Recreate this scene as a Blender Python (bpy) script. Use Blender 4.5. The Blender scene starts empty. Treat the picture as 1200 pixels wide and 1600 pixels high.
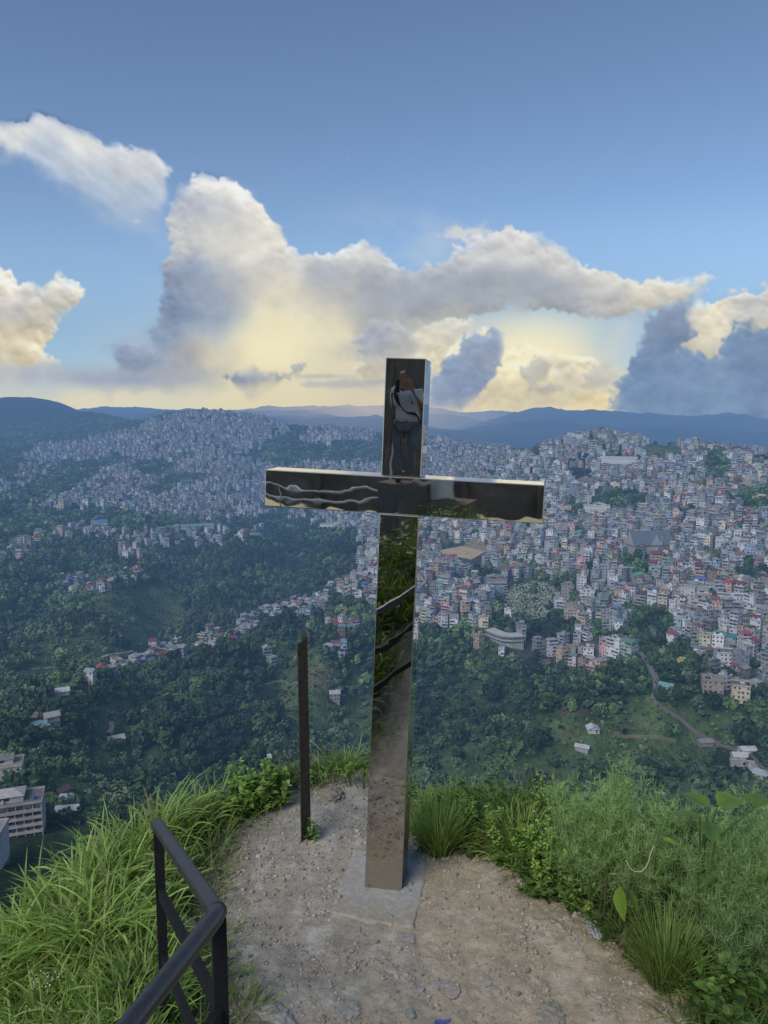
import bpy, math, random
import numpy as np
from mathutils import Vector, Matrix, Euler
rng = np.random.default_rng(7)
random.seed(7)
R = math.radians
scene = bpy.context.scene
col = scene.collection

# ------------------------------------------------------------------ camera
F = 1202.0; PITCH = R(7.1); CZ = 2.4
cP, sP = math.cos(PITCH), math.sin(PITCH)
cam_d = bpy.data.cameras.new('camera'); cam = bpy.data.objects.new('camera', cam_d); col.objects.link(cam)
cam.location = (0, 0, CZ); cam.rotation_euler = (R(90) - PITCH, 0, 0)
cam_d.sensor_fit = 'VERTICAL'; cam_d.sensor_height = 24.0; cam_d.lens = 24.0 * F / 1600.0
cam_d.clip_start = 0.05; cam_d.clip_end = 150000.0
scene.camera = cam

def ray(px, py):
    x = (px - 600) / F; y = (800 - py) / F
    return x, cP + y * sP, -sP + y * cP
def at_depth(px, py, d):
    x, y, z = ray(px, py); return Vector((x * d, y * d, CZ + z * d))
def at_dist(px, py, D):
    x, y, z = ray(px, py); s = D / math.hypot(x, y); return Vector((x * s, y * s, CZ + z * s))
def at_z(px, py, zz=0.0):
    x, y, z = ray(px, py); s = (zz - CZ) / z; return Vector((x * s, y * s, zz))
def project(x, y, z):
    zz = z - CZ
    d = y * cP - zz * sP; u = y * sP + zz * cP
    d = np.maximum(d, 1e-6)
    return 600 + F * x / d, 800 - F * u / d, d

# ------------------------------------------------------------------ noise
_perm = np.random.default_rng(3).permutation(512).astype(np.int64)
_perm = np.concatenate([_perm, _perm, _perm])
_ang = np.random.default_rng(4).random(512) * 2 * np.pi
_gx, _gy = np.cos(_ang), np.sin(_ang)
def perlin(x, y):
    xi = np.floor(x).astype(np.int64); yi = np.floor(y).astype(np.int64)
    xf = x - xi; yf = y - yi
    u = xf * xf * xf * (xf * (xf * 6 - 15) + 10); v = yf * yf * yf * (yf * (yf * 6 - 15) + 10)
    def g(ix, iy, dx, dy):
        h = _perm[_perm[ix & 511] + (iy & 511)]
        return _gx[h] * dx + _gy[h] * dy
    a = g(xi, yi, xf, yf); b = g(xi + 1, yi, xf - 1, yf)
    c = g(xi, yi + 1, xf, yf - 1); d = g(xi + 1, yi + 1, xf - 1, yf - 1)
    return (a + u * (b - a)) * (1 - v) + (c + u * (d - c)) * v
def fbm(x, y, o=5, gain=0.5, lac=2.03):
    s = 0; a = 1.0; f = 1.0
    for i in range(o):
        s = s + a * perlin(x * f + 17.3 * i, y * f - 9.1 * i); a *= gain; f *= lac
    return s
def billow(x, y, o=5, gain=0.5):
    s = 0; a = 1.0; f = 1.0
    for i in range(o):
        s = s + a * (1 - 2.2 * np.abs(perlin(x * f + 31.7 * i, y * f + 5.3 * i))); a *= gain; f *= 2.1
    return s
def sstep(a, b, x):
    t = np.clip((x - a) / (b - a), 0, 1); return t * t * (3 - 2 * t)
def lin(c):
    c = np.asarray(c, float) / 255.0
    return np.where(c <= 0.04045, c / 12.92, ((c + 0.055) / 1.055) ** 2.4)
def poly_sd(px, py, poly):
    """signed distance to a polygon, positive inside"""
    px = np.asarray(px, float); py = np.asarray(py, float)
    d = np.full(px.shape, 1e18); ins = np.zeros(px.shape, bool)
    n = len(poly)
    for i in range(n):
        ax, ay = poly[i]; bx, by = poly[(i + 1) % n]
        ex, ey = bx - ax, by - ay
        t = np.clip(((px - ax) * ex + (py - ay) * ey) / (ex * ex + ey * ey + 1e-9), 0, 1)
        d = np.minimum(d, (px - ax - t * ex) ** 2 + (py - ay - t * ey) ** 2)
        c = (ay > py) != (by > py)
        with np.errstate(divide='ignore', invalid='ignore'):
            xx = ax + (py - ay) / (by - ay if by != ay else 1e-9) * ex
        ins ^= c & (px < xx)
    d = np.sqrt(d)
    return np.where(ins, d, -d)
def line_d(px, py, pts):
    d = np.full(np.shape(px), 1e18)
    for (ax, ay), (bx, by) in zip(pts[:-1], pts[1:]):
        ex, ey = bx - ax, by - ay
        t = np.clip(((px - ax) * ex + (py - ay) * ey) / (ex * ex + ey * ey + 1e-9), 0, 1)
        d = np.minimum(d, (px - ax - t * ex) ** 2 + (py - ay - t * ey) ** 2)
    return np.sqrt(d)

# ------------------------------------------------------------------ mesh building
class MB:
    """collects vertices, faces, per-vertex colours and per-face material slots"""
    def __init__(s): s.v = []; s.c = []; s.f = []; s.m = []; s.n = 0
    def add(s, v, f, c=(1, 1, 1), m=0):
        v = np.asarray(v, float).reshape(-1, 3); k = len(v)
        s.v.append(v)
        c = np.asarray(c, float)
        s.c.append(np.broadcast_to(c, (k, 3)) if c.ndim == 1 else c)
        f = np.asarray(f, np.int64)
        if f.size:
            s.f.append(f + s.n); s.m.append(np.full(len(f), m, np.int32))
        s.n += k
        return s
    def box(s, x0, x1, y0, y1, z0, z1, c=(1, 1, 1), M=None, faces='all', m=0):
        P = np.array([[x0, y0, z0], [x1, y0, z0], [x1, y1, z0], [x0, y1, z0], [x0, y0, z1], [x1, y0, z1], [x1, y1, z1], [x0, y1, z1]], float)
        if M is not None: P = xf(P, M)
        q = [[0, 1, 5, 4], [1, 2, 6, 5], [2, 3, 7, 6], [3, 0, 4, 7], [4, 5, 6, 7], [3, 2, 1, 0]]
        s.add(P, q, c, m); return s
    def tube(s, pts, rad, n=10, c=(1, 1, 1), caps=True, m=0):
        pts = [Vector(p) for p in pts]; k = len(pts)
        rad = [rad] * k if np.isscalar(rad) else list(rad)
        V = []; up = None
        for i, p in enumerate(pts):
            t = (pts[min(i + 1, k - 1)] - pts[max(i - 1, 0)]).normalized()
            if up is None:
                up = Vector((0, 0, 1)) if abs(t.z) < .9 else Vector((1, 0, 0))
            a = t.cross(up); 
            if a.length < 1e-6: a = t.orthogonal()
            a.normalize(); b = a.cross(t).normalized(); up = b
            for j in range(n):
                w = 2 * math.pi * j / n
                V.append(p + a * (math.cos(w) * rad[i]) + b * (math.sin(w) * rad[i]))
        fs = []
        for i in range(k - 1):
            for j in range(n):
                fs.append([i * n + j, i * n + (j + 1) % n, (i + 1) * n + (j + 1) % n, (i + 1) * n + j])
        V = [list(v) for v in V]
        s.add(V, fs, c, m)
        if caps:
            for i0, fl in ((0, 1), ((k - 1) * n, 0)):
                cen = len(V)
                idx = [[i0 + j, i0 + (j + 1) % n] for j in range(n)]
                ring = np.array(V[i0:i0 + n]); mid = ring.mean(0)
                tf = [[j, (j + 1) % n, n] if not fl else [(j + 1) % n, j, n] for j in range(n)]
                s.add(np.vstack([ring, mid]), tf, c, m)
        return s
    def mesh(s, name, mats, smooth=False, attr=True):
        me = bpy.data.meshes.new(name)
        v = np.concatenate(s.v) if s.v else np.zeros((0, 3))
        me.vertices.add(len(v)); me.vertices.foreach_set('co', v.astype(np.float32).ravel())
        if s.f:
            cnt = np.concatenate([np.full(len(f), f.shape[1], np.int32) for f in s.f])
            loops = np.concatenate([f.ravel() for f in s.f]).astype(np.int32)
            st = np.concatenate([[0], np.cumsum(cnt)[:-1]]).astype(np.int32)
            me.loops.add(len(loops)); me.loops.foreach_set('vertex_index', loops)
            me.polygons.add(len(cnt)); me.polygons.foreach_set('loop_start', st); me.polygons.foreach_set('loop_total', cnt)
            me.polygons.foreach_set('material_index', np.concatenate(s.m))
            me.polygons.foreach_set('use_smooth', np.full(len(cnt), smooth, bool))
        if attr:
            a = me.attributes.new('col', 'FLOAT_COLOR', 'POINT')
            cc = np.concatenate(s.c); cc = np.hstack([cc, np.ones((len(cc), 1))])
            a.data.foreach_set('color', cc.astype(np.float32).ravel())
        me.update(calc_edges=True); me.validate()
        for m in (mats if isinstance(mats, (list, tuple)) else [mats]): me.materials.append(m)
        return me
    def build(s, name, mats, parent=None, smooth=False, loc=None):
        o = bpy.data.objects.new(name, s.mesh(name, mats, smooth)); col.objects.link(o)
        if parent is not None: o.parent = parent
        if loc is not None: o.location = loc
        return o
def xf(P, M):
    M = np.array(M); return P @ M[:3, :3].T + M[:3, 3]
def grid_faces(nr, nc):
    i = np.arange(nr - 1)[:, None] * nc + np.arange(nc - 1)[None, :]
    return np.stack([i, i + 1, i + nc + 1, i + nc], -1).reshape(-1, 4)
def tag(o, label=None, cat=None, group=None, kind=None):
    if label: o['label'] = label
    if cat: o['category'] = cat
    if group: o['group'] = group
    if kind: o['kind'] = kind
    return o
def empty(name, loc=(0, 0, 0), rz=0.0):
    o = bpy.data.objects.new(name, None); o.empty_display_size = 0.2; col.objects.link(o)
    o.location = loc; o.rotation_euler = (0, 0, rz); return o
def link(name, me, parent=None):
    o = bpy.data.objects.new(name, me); col.objects.link(o)
    if parent is not None: o.parent = parent
    return o
_ico = {}
def ico(sub):
    if sub not in _ico:
        import bmesh
        b = bmesh.new(); bmesh.ops.create_icosphere(b, subdivisions=sub, radius=1.0)
        _ico[sub] = (np.array([v.co[:] for v in b.verts]), np.array([[v.index for v in f.verts] for f in b.faces])); b.free()
    return _ico[sub]

# ------------------------------------------------------------------ materials
PAINTED_HAZE_L = 2750.0
def N(nt, t, **kw):
    n = nt.nodes.new(t)
    for k, v in kw.items():
        if k.startswith('i_'): n.inputs[k[2:].replace('_', ' ')].default_value = v
        else: setattr(n, k, v)
    return n
def mathn(nt, op, a, b=None, clamp=False):
    n = nt.nodes.new('ShaderNodeMath'); n.operation = op; n.use_clamp = clamp
    for i, x in enumerate((a, b)):
        if x is None: continue
        if hasattr(x, 'is_output'): nt.links.new(x, n.inputs[i])
        else: n.inputs[i].default_value = x
    return n.outputs[0]
def mixc(nt, fac, a, b, mode='MIX'):
    n = nt.nodes.new('ShaderNodeMix'); n.data_type = 'RGBA'; n.blend_type = mode; n.clamp_factor = True
    def put(i, x):
        if hasattr(x, 'is_output'): nt.links.new(x, n.inputs[i])
        else: n.inputs[i].default_value = (*x, 1) if not np.isscalar(x) and len(x) == 3 else x
    put(0, fac); put(6, a); put(7, b)
    return n.outputs[2]
def ramp(nt, fac, stops):
    n = nt.nodes.new('ShaderNodeValToRGB'); e = n.color_ramp.elements
    while len(e) < len(stops): e.new(0.5)
    for el, (p, c) in zip(e, stops):
        el.position = p; el.color = (*c, 1) if not np.isscalar(c) else (c, c, c, 1)
    nt.links.new(fac, n.inputs[0]); return n.outputs[0]
def noise(nt, vec, scale, detail=4, rough=0.55, dist=0.0):
    n = nt.nodes.new('ShaderNodeTexNoise'); n.inputs['Scale'].default_value = scale; n.inputs['Detail'].default_value = detail
    n.inputs['Roughness'].default_value = rough; n.inputs['Distortion'].default_value = dist
    if vec is not None: nt.links.new(vec, n.inputs['Vector'])
    return n.outputs[0]
def newmat(name):
    m = bpy.data.materials.new(name); m.use_nodes = True; m.cycles.emission_sampling = 'NONE'; nt = m.node_tree; nt.nodes.clear()
    out = nt.nodes.new('ShaderNodeOutputMaterial'); return m, nt, out
def coords(nt, kind='Object'):
    return nt.nodes.new('ShaderNodeTexCoord').outputs[kind]
def wpos(nt): return nt.nodes.new('ShaderNodeNewGeometry').outputs['Position']
def attr(nt, name='col'):
    return N(nt, 'ShaderNodeAttribute', attribute_name=name).outputs['Color']
def bump(nt, h, strength, dist):
    n = nt.nodes.new('ShaderNodeBump'); n.inputs['Strength'].default_value = strength; n.inputs['Distance'].default_value = dist
    nt.links.new(h, n.inputs['Height']); return n.outputs[0]
def principled(nt, base, rough=0.8, metal=0.0, spec=0.3, normal=None):
    p = nt.nodes.new('ShaderNodeBsdfPrincipled')
    if hasattr(base, 'is_output'): nt.links.new(base, p.inputs['Base Color'])
    else: p.inputs['Base Color'].default_value = (*base, 1)
    if hasattr(rough, 'is_output'): nt.links.new(rough, p.inputs['Roughness'])
    else: p.inputs['Roughness'].default_value = rough
    p.inputs['Metallic'].default_value = metal; p.inputs['Specular IOR Level'].default_value = spec
    if normal is not None: nt.links.new(normal, p.inputs['Normal'])
    return p.outputs[0]
def painted_haze(nt, shader, L=PAINTED_HAZE_L, k=1.0):
    """haze painted into the surface: bluish emission mixed in, growing with distance over the valley"""
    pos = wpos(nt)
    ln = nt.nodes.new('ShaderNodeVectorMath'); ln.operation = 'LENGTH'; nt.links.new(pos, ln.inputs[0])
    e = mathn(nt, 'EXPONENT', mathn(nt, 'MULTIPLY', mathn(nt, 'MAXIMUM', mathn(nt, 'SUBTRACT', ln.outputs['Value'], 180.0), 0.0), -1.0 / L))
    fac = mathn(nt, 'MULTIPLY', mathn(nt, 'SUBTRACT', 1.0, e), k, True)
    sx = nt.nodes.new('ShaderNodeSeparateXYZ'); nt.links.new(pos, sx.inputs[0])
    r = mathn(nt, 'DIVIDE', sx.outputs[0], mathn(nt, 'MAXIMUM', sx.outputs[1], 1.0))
    # glow painted into the haze colour: a little warmer and paler straight ahead
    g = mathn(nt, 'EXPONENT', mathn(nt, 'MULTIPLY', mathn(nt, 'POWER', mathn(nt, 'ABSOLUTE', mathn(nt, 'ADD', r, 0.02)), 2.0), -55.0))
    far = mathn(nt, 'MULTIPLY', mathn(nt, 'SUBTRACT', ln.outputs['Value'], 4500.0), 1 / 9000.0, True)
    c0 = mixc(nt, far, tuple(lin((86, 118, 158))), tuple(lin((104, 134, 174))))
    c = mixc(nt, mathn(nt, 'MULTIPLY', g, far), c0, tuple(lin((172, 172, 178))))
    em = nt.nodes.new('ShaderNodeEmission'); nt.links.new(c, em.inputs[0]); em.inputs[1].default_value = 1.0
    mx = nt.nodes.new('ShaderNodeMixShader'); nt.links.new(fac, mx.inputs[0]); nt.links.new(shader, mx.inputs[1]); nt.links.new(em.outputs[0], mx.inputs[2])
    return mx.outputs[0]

# ------------------------------------------------------------------ world and sun
SUN_EL, SUN_AZ = R(42.0), R(216.0)
world = bpy.data.worlds.new('World'); scene.world = world; world.use_nodes = True
wn = world.node_tree; wn.nodes.clear()
sky = wn.nodes.new('ShaderNodeTexSky'); sky.sky_type = 'NISHITA'; sky.sun_disc = False
sky.sun_elevation = SUN_EL; sky.sun_rotation = SUN_AZ; sky.altitude = 1100; sky.air_density = 1.0; sky.dust_density = 0.0; sky.ozone_density = 2.5
bg = wn.nodes.new('ShaderNodeBackground'); bg.inputs[1].default_value = 0.122
wo = wn.nodes.new('ShaderNodeOutputWorld'); wn.links.new(sky.outputs[0], bg.inputs[0]); wn.links.new(bg.outputs[0], wo.inputs[0])
sd = bpy.data.lights.new('sun', 'SUN'); sd.energy = 2.5; sd.angle = R(34); sd.color = (1, .9, .76)
sun = bpy.data.objects.new('sun', sd); col.objects.link(sun)
dirv = Vector((math.sin(SUN_AZ) * math.cos(SUN_EL), math.cos(SUN_AZ) * math.cos(SUN_EL), math.sin(SUN_EL)))
sun.rotation_euler = (-dirv).to_track_quat('-Z', 'Y').to_euler()
scene.view_settings.view_transform = 'Standard'; scene.view_settings.look = 'None'; scene.view_settings.exposure = 0
scene.render.engine = 'CYCLES'
scene.cycles.use_denoising = True
scene.cycles.max_bounces = 5; scene.cycles.diffuse_bounces = 2; scene.cycles.glossy_bounces = 3; scene.cycles.transparent_max_bounces = 8
scene.cycles.transmission_bounces = 3; scene.cycles.caustics_reflective = False
# ------------------------------------------------------------------ terrain: the valley, the city hills, the far ranges
COLS = {
 -400: [(1290,330),(1180,440),(1100,560),(1000,760),(900,1050),(800,1500),(740,2000),(700,2600),(650,3800),(640,5200),(690,6500),(650,9000),(655,16000)],
 -100: [(1290,330),(1180,440),(1100,560),(1000,760),(900,1050),(800,1500),(740,2000),(705,2500),(672,3600),(628,5200),(690,7000),(646,11000),(660,16000)],
 60:  [(1290,335),(1180,450),(1100,560),(1000,760),(900,1050),(800,1500),(750,2000),(712,2600),(678,3700),(616,5000),(690,7000),(645,11000),(660,16000)],
 165: [(1290,340),(1180,450),(1100,560),(1040,660),(1000,780),(900,1080),(800,1500),(745,2000),(708,2500),(668,3300),(636,4300),(690,5600),(640,10000),(655,16000)],
 300: [(1280,360),(1180,480),(1100,580),(1030,680),(1015,740),(1005,830),(950,950),(880,1180),(845,1320),(805,1560),(745,1950),(690,2350),(655,2700),(636,3100),(690,4000),(638,9500),(650,16000)],
 365: [(1270,370),(1160,500),(1080,600),(998,720),(1000,820),(950,940),(860,1250),(835,1340),(840,1450),(800,1620),(745,1950),(690,2350),(650,2720),(644,2850),(700,3800),(645,9500),(642,16000)],
 430: [(1260,380),(1150,520),(1060,640),(968,770),(985,870),(930,1010),(848,1300),(834,1380),(850,1500),(812,1680),(760,1880),(712,2200),(672,2550),(658,2800),(700,3600),(652,9000),(640,16000)],
 510: [(1250,390),(1135,535),(1045,650),(945,800),(965,880),(905,1020),(840,1300),(834,1380),(835,1500),(812,1620),(760,1820),(722,2100),(672,2420),(668,2600),(720,3400),(655,8000),(634,16000)],
 590: [(1240,400),(1120,550),(1030,660),(960,760),(890,880),(870,1000),(845,1250),(822,1450),(790,1600),(745,1850),(700,2250),(676,2600),(720,3400),(650,7000),(680,9000),(636,16000)],
 700: [(1240,430),(1100,560),(1000,660),(960,720),(900,850),(868,960),(852,1020),(800,1250),(740,1650),(700,2050),(684,2350),(740,3000),(672,6000),(690,7500),(642,12000),(640,16000)],
 790: [(1240,430),(1100,545),(1020,620),(990,680),(900,860),(850,980),(780,1220),(725,1550),(695,1900),(702,2100),(740,2800),(690,5000),(645,9000),(690,13000),(640,17000)],
 850: [(1240,430),(1100,540),(1035,620),(995,680),(900,860),(850,975),(780,1170),(730,1340),(690,1530),(740,1900),(740,3500),(638,9500),(690,13000),(650,17000)],
 925: [(1240,440),(1120,535),(1050,600),(1000,660),(930,790),(850,960),(780,1140),(722,1320),(678,1500),(730,1850),(740,3500),(645,9500),(690,13000),(655,17000)],
 1010: [(1240,447),(1150,515),(1090,565),(1035,615),(950,760),(850,950),(780,1130),(725,1310),(686,1480),(740,1850),(740,3500),(650,9800),(690,13000),(655,17000)],
 1110: [(1240,445),(1160,505),(1100,555),(1045,610),(950,750),(850,930),(780,1110),(728,1290),(696,1450),(750,1800),(750,3500),(655,10000),(690,13000),(660,17000)],
 1200: [(1240,440),(1170,490),(1110,540),(1070,585),(950,740),(850,920),(780,1100),(735,1270),(712,1420),(770,1750),(760,3500),(662,10000),(690,13000),(665,17000)],
 1330: [(1240,440),(1170,490),(1110,540),(1060,600),(950,740),(850,920),(780,1100),(740,1250),(722,1380),(780,1700),(760,3500),(668,10000),(690,13000),(670,17000)],
 1650: [(1240,440),(1170,490),(1110,540),(1060,600),(950,740),(850,920),(790,1100),(750,1250),(735,1380),(790,1700),(760,3500),(672,10000),(690,13000),(670,17000)],
}
NAZ, ND = 620, 640
az = np.linspace(R(-44), R(44), NAZ)
Dg = np.concatenate([np.exp(np.linspace(math.log(7), math.log(320), 90, endpoint=False)), np.exp(np.linspace(math.log(320), math.log(3200), 400, endpoint=False)), np.exp(np.linspace(math.log(3200), math.log(26000), 150))])
ND = len(Dg)
keys = sorted(COLS)
prof = []
for k in keys:
    rows = COLS[k]
    xs = [5.5, 8, 40, 150]; zs = [-0.6, -4.5, -36, -112]
    for py, D in rows:
        xs.append(D); zs.append(at_dist(k, py, D).z)
    xs.append(26000); zs.append(-400)
    prof.append(np.interp(Dg, xs, zs))
prof = np.array(prof)
kaz = np.array([math.atan2(*ray(k, 850)[:2]) for k in keys])
Z = np.empty((NAZ, ND))
for j in range(ND):
    Z[:, j] = np.interp(az, kaz, prof[:, j])
def blur(a, s, axis):
    r = int(3 * s) + 1; w = np.exp(-0.5 * (np.arange(-r, r + 1) / s) ** 2); w /= w.sum()
    p = np.pad(a, [(r, r) if i == axis else (0, 0) for i in range(a.ndim)], mode='edge')
    return np.apply_along_axis(lambda v: np.convolve(v, w, 'valid'), axis, p)
Z = blur(Z, 9.0, 0); Z = blur(Z, 2.5, 1)
AZ, DD = np.meshgrid(az, Dg, indexing='ij')
X = DD * np.sin(AZ); Y = DD * np.cos(AZ)
wl = np.clip(DD * 0.25, 60, 1800)
n1 = fbm(X / 160, Y / 160, 4) * 9.0 * sstep(120, 420, DD) * (1 - sstep(3500, 6000, DD) * .6)
rid = (np.abs(perlin(X / 120 + 3, Y / 210 + 7)) - .25) * 44 * sstep(250, 450, DD) * (1 - sstep(560, 900, DD) * .75)
farr = (fbm(X / 1500, Y / 1500, 6, .55)) * 130 * sstep(3800, 8000, DD)
Z = Z + n1 + rid + farr
Xf, Yf, Zf = X, Y, Z
# visibility: is a ground point above everything nearer on its line of sight?
elev = (Z - CZ) / DD
hor = np.maximum.accumulate(elev, axis=1)
def terr(x, y, want='z'):
    """height of the terrain (bilinear on the polar grid) and how far under the sight line it lies"""
    x = np.asarray(x, float); y = np.asarray(y, float)
    a = np.arctan2(x, y); d = np.hypot(x, y)
    fi = np.clip((a - az[0]) / (az[1] - az[0]), 0, NAZ - 1.001)
    fj = np.clip(np.interp(d, Dg, np.arange(ND)), 0, ND - 1.001)
    i = fi.astype(int); j = fj.astype(int); u = fi - i; v = fj - j
    def g(A): return (A[i, j] * (1 - u) + A[i + 1, j] * u) * (1 - v) + (A[i, j + 1] * (1 - u) + A[i + 1, j + 1] * u) * v
    z = g(Z)
    if want == 'z': return z
    jm = np.maximum(j - 1, 0)
    hh = np.maximum(hor[i, jm], hor[i + 1, jm])
    return z, (hh * d + CZ) - z      # second: metres hidden below the sight line (<=0 visible)
def hit(px, py, dmin=0.0):
    """first terrain point met along the sight line of a photo point, walking outwards"""
    x, y, z = ray(px, py); h = math.hypot(x, y)
    a = math.atan2(x, y); i = int(np.clip((a - az[0]) / (az[1] - az[0]), 0, NAZ - 1))
    zl = CZ + Dg * (z / h)
    ok = np.nonzero((Z[i] >= zl) & (Dg > dmin) & (Dg > 60))[0]
    D = Dg[ok[0]] if len(ok) else 5000.0
    if len(ok) and ok[0] > 0:
        j = ok[0]; f0 = zl[j-1] - Z[i, j-1]; f1 = Z[i, j] - zl[j]
        D = Dg[j-1] + (Dg[j] - Dg[j-1]) * (f0 / (f0 + f1 + 1e-9))
    X_ = x / h * D; Y_ = y / h * D
    return Vector((X_, Y_, float(terr(X_, Y_))))

# spurs and ravines cut into the slopes
FORMS = [([(705,1230),(740,1160),(790,1105),(850,1065),(905,1040)],-26,34), ([(640,1225),(650,1150),(690,1080),(720,1030)],-16,26), ([(800,1215),(835,1140),(880,1085),(930,1062)],16,30), ([(930,1225),(985,1150),(1010,1110),(1020,1085)],20,34), ([(1060,1225),(1090,1180),(1110,1150)],-16,26),
         ([(410,1140),(455,1100),(500,1050),(530,1025)],20,26), ([(520,1190),(535,1120),(560,1060)],-20,30), ([(330,1190),(370,1130),(420,1080),(450,1030)],-18,34), ([(270,1150),(310,1090),(350,1050)],16,30), ([(200,1200),(240,1140),(290,1100)],-18,34), ([(60,1190),(110,1130),(170,1090)],16,34),
         ([(240,1000),(262,940),(300,890)],-26,46), ([(330,985),(352,920),(390,860)],18,46), ([(420,930),(445,890),(470,850)],-18,44), ([(130,1000),(170,950),(230,910)],22,50), ([(40,980),(80,930),(140,890)],-20,50), ([(500,905),(520,870),(540,850)],16,40), ([(40,628),(66,627)],20,260), ([(104,631),(118,631)],34,120), ([(180,640),(200,641)],14,120)]
Z0 = Z.copy()
for pts, h_, w_ in FORMS:
    P = [tuple(hit(*p))[:2] for p in pts]
    d_ = line_d(X, Y, P); Z0 = Z0 + h_ * np.exp(-(d_ / w_) ** 2)
Z = Z0
# levelled ground for the sports field
FIELD_Z = hit(716, 866).z + 3.0
FIELD = [at_z(x, y, FIELD_Z) for x, y in ((676, 862), (722, 853), (758, 862), (737, 874))]
fs_ = poly_sd(X, Y, [tuple(q)[:2] for q in FIELD]); k_ = sstep(-22, -2, fs_)
Z = Z * (1 - k_) + (FIELD_Z - .8) * k_
elev = (Z - CZ) / DD
hor = np.maximum.accumulate(elev, axis=1)
# where is what, as seen from the lookout (masks are read at the place where each ground point appears)
TOWN_DENSE = [
 [(660,688),(720,682),(800,700),(850,690),(915,676),(1010,688),(1100,700),(1240,718),(1240,1070),(1185,1085),(1140,1096),(1100,1050),(1060,1018),(1010,1000),(985,1035),(935,1062),(900,1052),(850,1040),(800,1022),(735,1015),(690,985),(640,965),(560,935),(560,880),(590,840),(560,815),(590,730)],
 [(285,648),(345,638),(430,655),(452,675),(372,716),(420,730),(590,728),(600,850),(560,850),(505,815),(440,806),(330,818),(200,800),(58,796),(130,765),(175,735),(200,716),(120,722),(40,716),(60,702),(180,682),(240,658)],
 [(470,690),(490,668),(600,672),(600,692),(560,700)],
]
TOWN_SPUR = [[(150,1066),(195,1042),(245,1020),(280,1012)],[(318,1008),(345,1000)],[(365,998),(400,972),(432,956),(480,950),(530,930),(572,905),(600,885)],[(522,962),(528,1012)],[(415,1025),(422,1028)],[(575,925),(545,990)]]
TOWN_SPARSE = [[(0,880),(30,870),(60,850)],[(75,850),(140,830),(200,850),(300,842),(350,850),(405,835)],[(40,745),(90,722)],[(0,772),(60,745)],[(200,870),(235,885),(120,930)],[(0,1000),(15,995)],[(90,915),(150,905)]]
GREEN = [(820,702,30,14),(1035,706,34,20),(968,786,52,17),(1180,786,46,20),(832,938,56,36),(884,925,32,24),(862,984,44,26),(1020,985,42,32),(1120,735,20,24),(905,745,24,12),(1100,695,16,8),(700,1000,60,16),
 (960,1000,24,16),(1175,905,40,14),(560,700,40,12),(240,735,40,14),(290,752,36,10),(250,770,30,9),(800,985,45,15),(985,885,24,18),(760,900,30,12),(650,985,30,12),(560,960,40,14),(450,795,50,9),(1000,960,30,16),(790,960,34,14)]
MEADOW = [(215,955,85,42,.9),(480,1085,45,75,.8),(180,1000,90,26,.5),(70,1030,70,40,.45),(200,1190,70,30,.45),(110,1215,60,22,.4),(900,1150,60,40,.6),(1060,1170,60,30,.55),(560,1120,26,60,.5),(850,1205,70,22,.5),(350,900,26,40,.35),(640,1180,22,50,.35),(300,1165,40,26,.35),(560,890,40,24,.55),(1010,1125,60,34,.8),(960,1180,110,36,.55),(720,1170,50,60,.5),(1100,1120,60,30,.4),(300,1030,40,9,.9),(185,1130,40,40,.7),(95,1085,55,20,.5),(735,1100,70,45,.35),(60,960,60,30,.35),(832,938,56,34,1.0),(1035,706,34,20,.9),(830,1130,60,40,.35),(140,1230,60,50,.45),(420,1010,60,16,.3),(100,1030,60,14,.6)]
def town_mask(px, py):
    t = np.zeros(np.shape(px))
    wob = 7 * fbm(px / 23.0, py / 14.0, 3)
    for p in TOWN_DENSE: t = np.maximum(t, sstep(-5, 4, poly_sd(px, py, p) + wob))
    for l in TOWN_SPUR: t = np.maximum(t, .95 * sstep(16, 9, line_d(px, py, l) + wob))
    for l in TOWN_SPARSE: t = np.maximum(t, .4 * sstep(15, 6, line_d(px, py, l) + wob))
    for (cx, cy, rx, ry) in GREEN:
        e = ((px - cx) / rx) ** 2 + ((py - cy) / ry) ** 2 + wob * .05
        t = t * sstep(.75, 1.1, e)
    patch = fbm(px / 34.0 + 5, py / 17.0, 3)
    t = .96 * t * (1 - .94 * sstep(.20, .34, patch))
    return t
def meadow_mask(px, py):
    m = np.zeros(np.shape(px)); w = fbm(px / 30.0, py / 22.0, 4)
    for (cx, cy, rx, ry, k) in MEADOW:
        e = ((px - cx) / rx) ** 2 + ((py - cy) / ry) ** 2
        m = np.maximum(m, min(1, k * 1.25) * sstep(1.3, .6, e + w * .9))
    return np.clip(m + .25 * sstep(.15, .5, w), 0, 1)

PX, PY, PD = project(X, Y, Z)
mead = meadow_mask(PX, PY) * sstep(250, 330, DD) * (1 - sstep(1400, 2200, DD))
town = town_mask(PX, PY) * (DD > 330)
cF = np.array([.020, .038, .018]); cM = np.array([.088, .132, .050]); cB = np.array([.15, .125, .085]); cT = np.array([.075, .085, .075])
v = (fbm(X / 22, Y / 22, 4) + .7 * fbm(X / 5, Y / 5, 3))[..., None]
TC = cF * (1 + .5 * v) * (1 - mead[..., None]) + cM * (1 + .45 * v) * mead[..., None]
TC = TC * (1 - .8 * town[..., None]) + cT * (1 + .5 * v) * .8 * town[..., None]
bare = [(500,1060,26,22,.6),(210,1125,40,12,.8),(235,1160,14,9,.9),(120,1035,22,8,.8),(895,1110,26,10,.5),(890,1150,22,10,.4),(60,1115,14,10,.8),(1150,1160,40,8,.4),(310,1025,16,4,.9),(440,1095,20,10,.5)]
bm = np.zeros_like(X)
for (cx, cy, rx, ry, k) in bare:
    e = ((PX - cx) / rx) ** 2 + ((PY - cy) / ry) ** 2
    bm = np.maximum(bm, k * sstep(1.3, .4, e + .8 * v[..., 0]))
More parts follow.
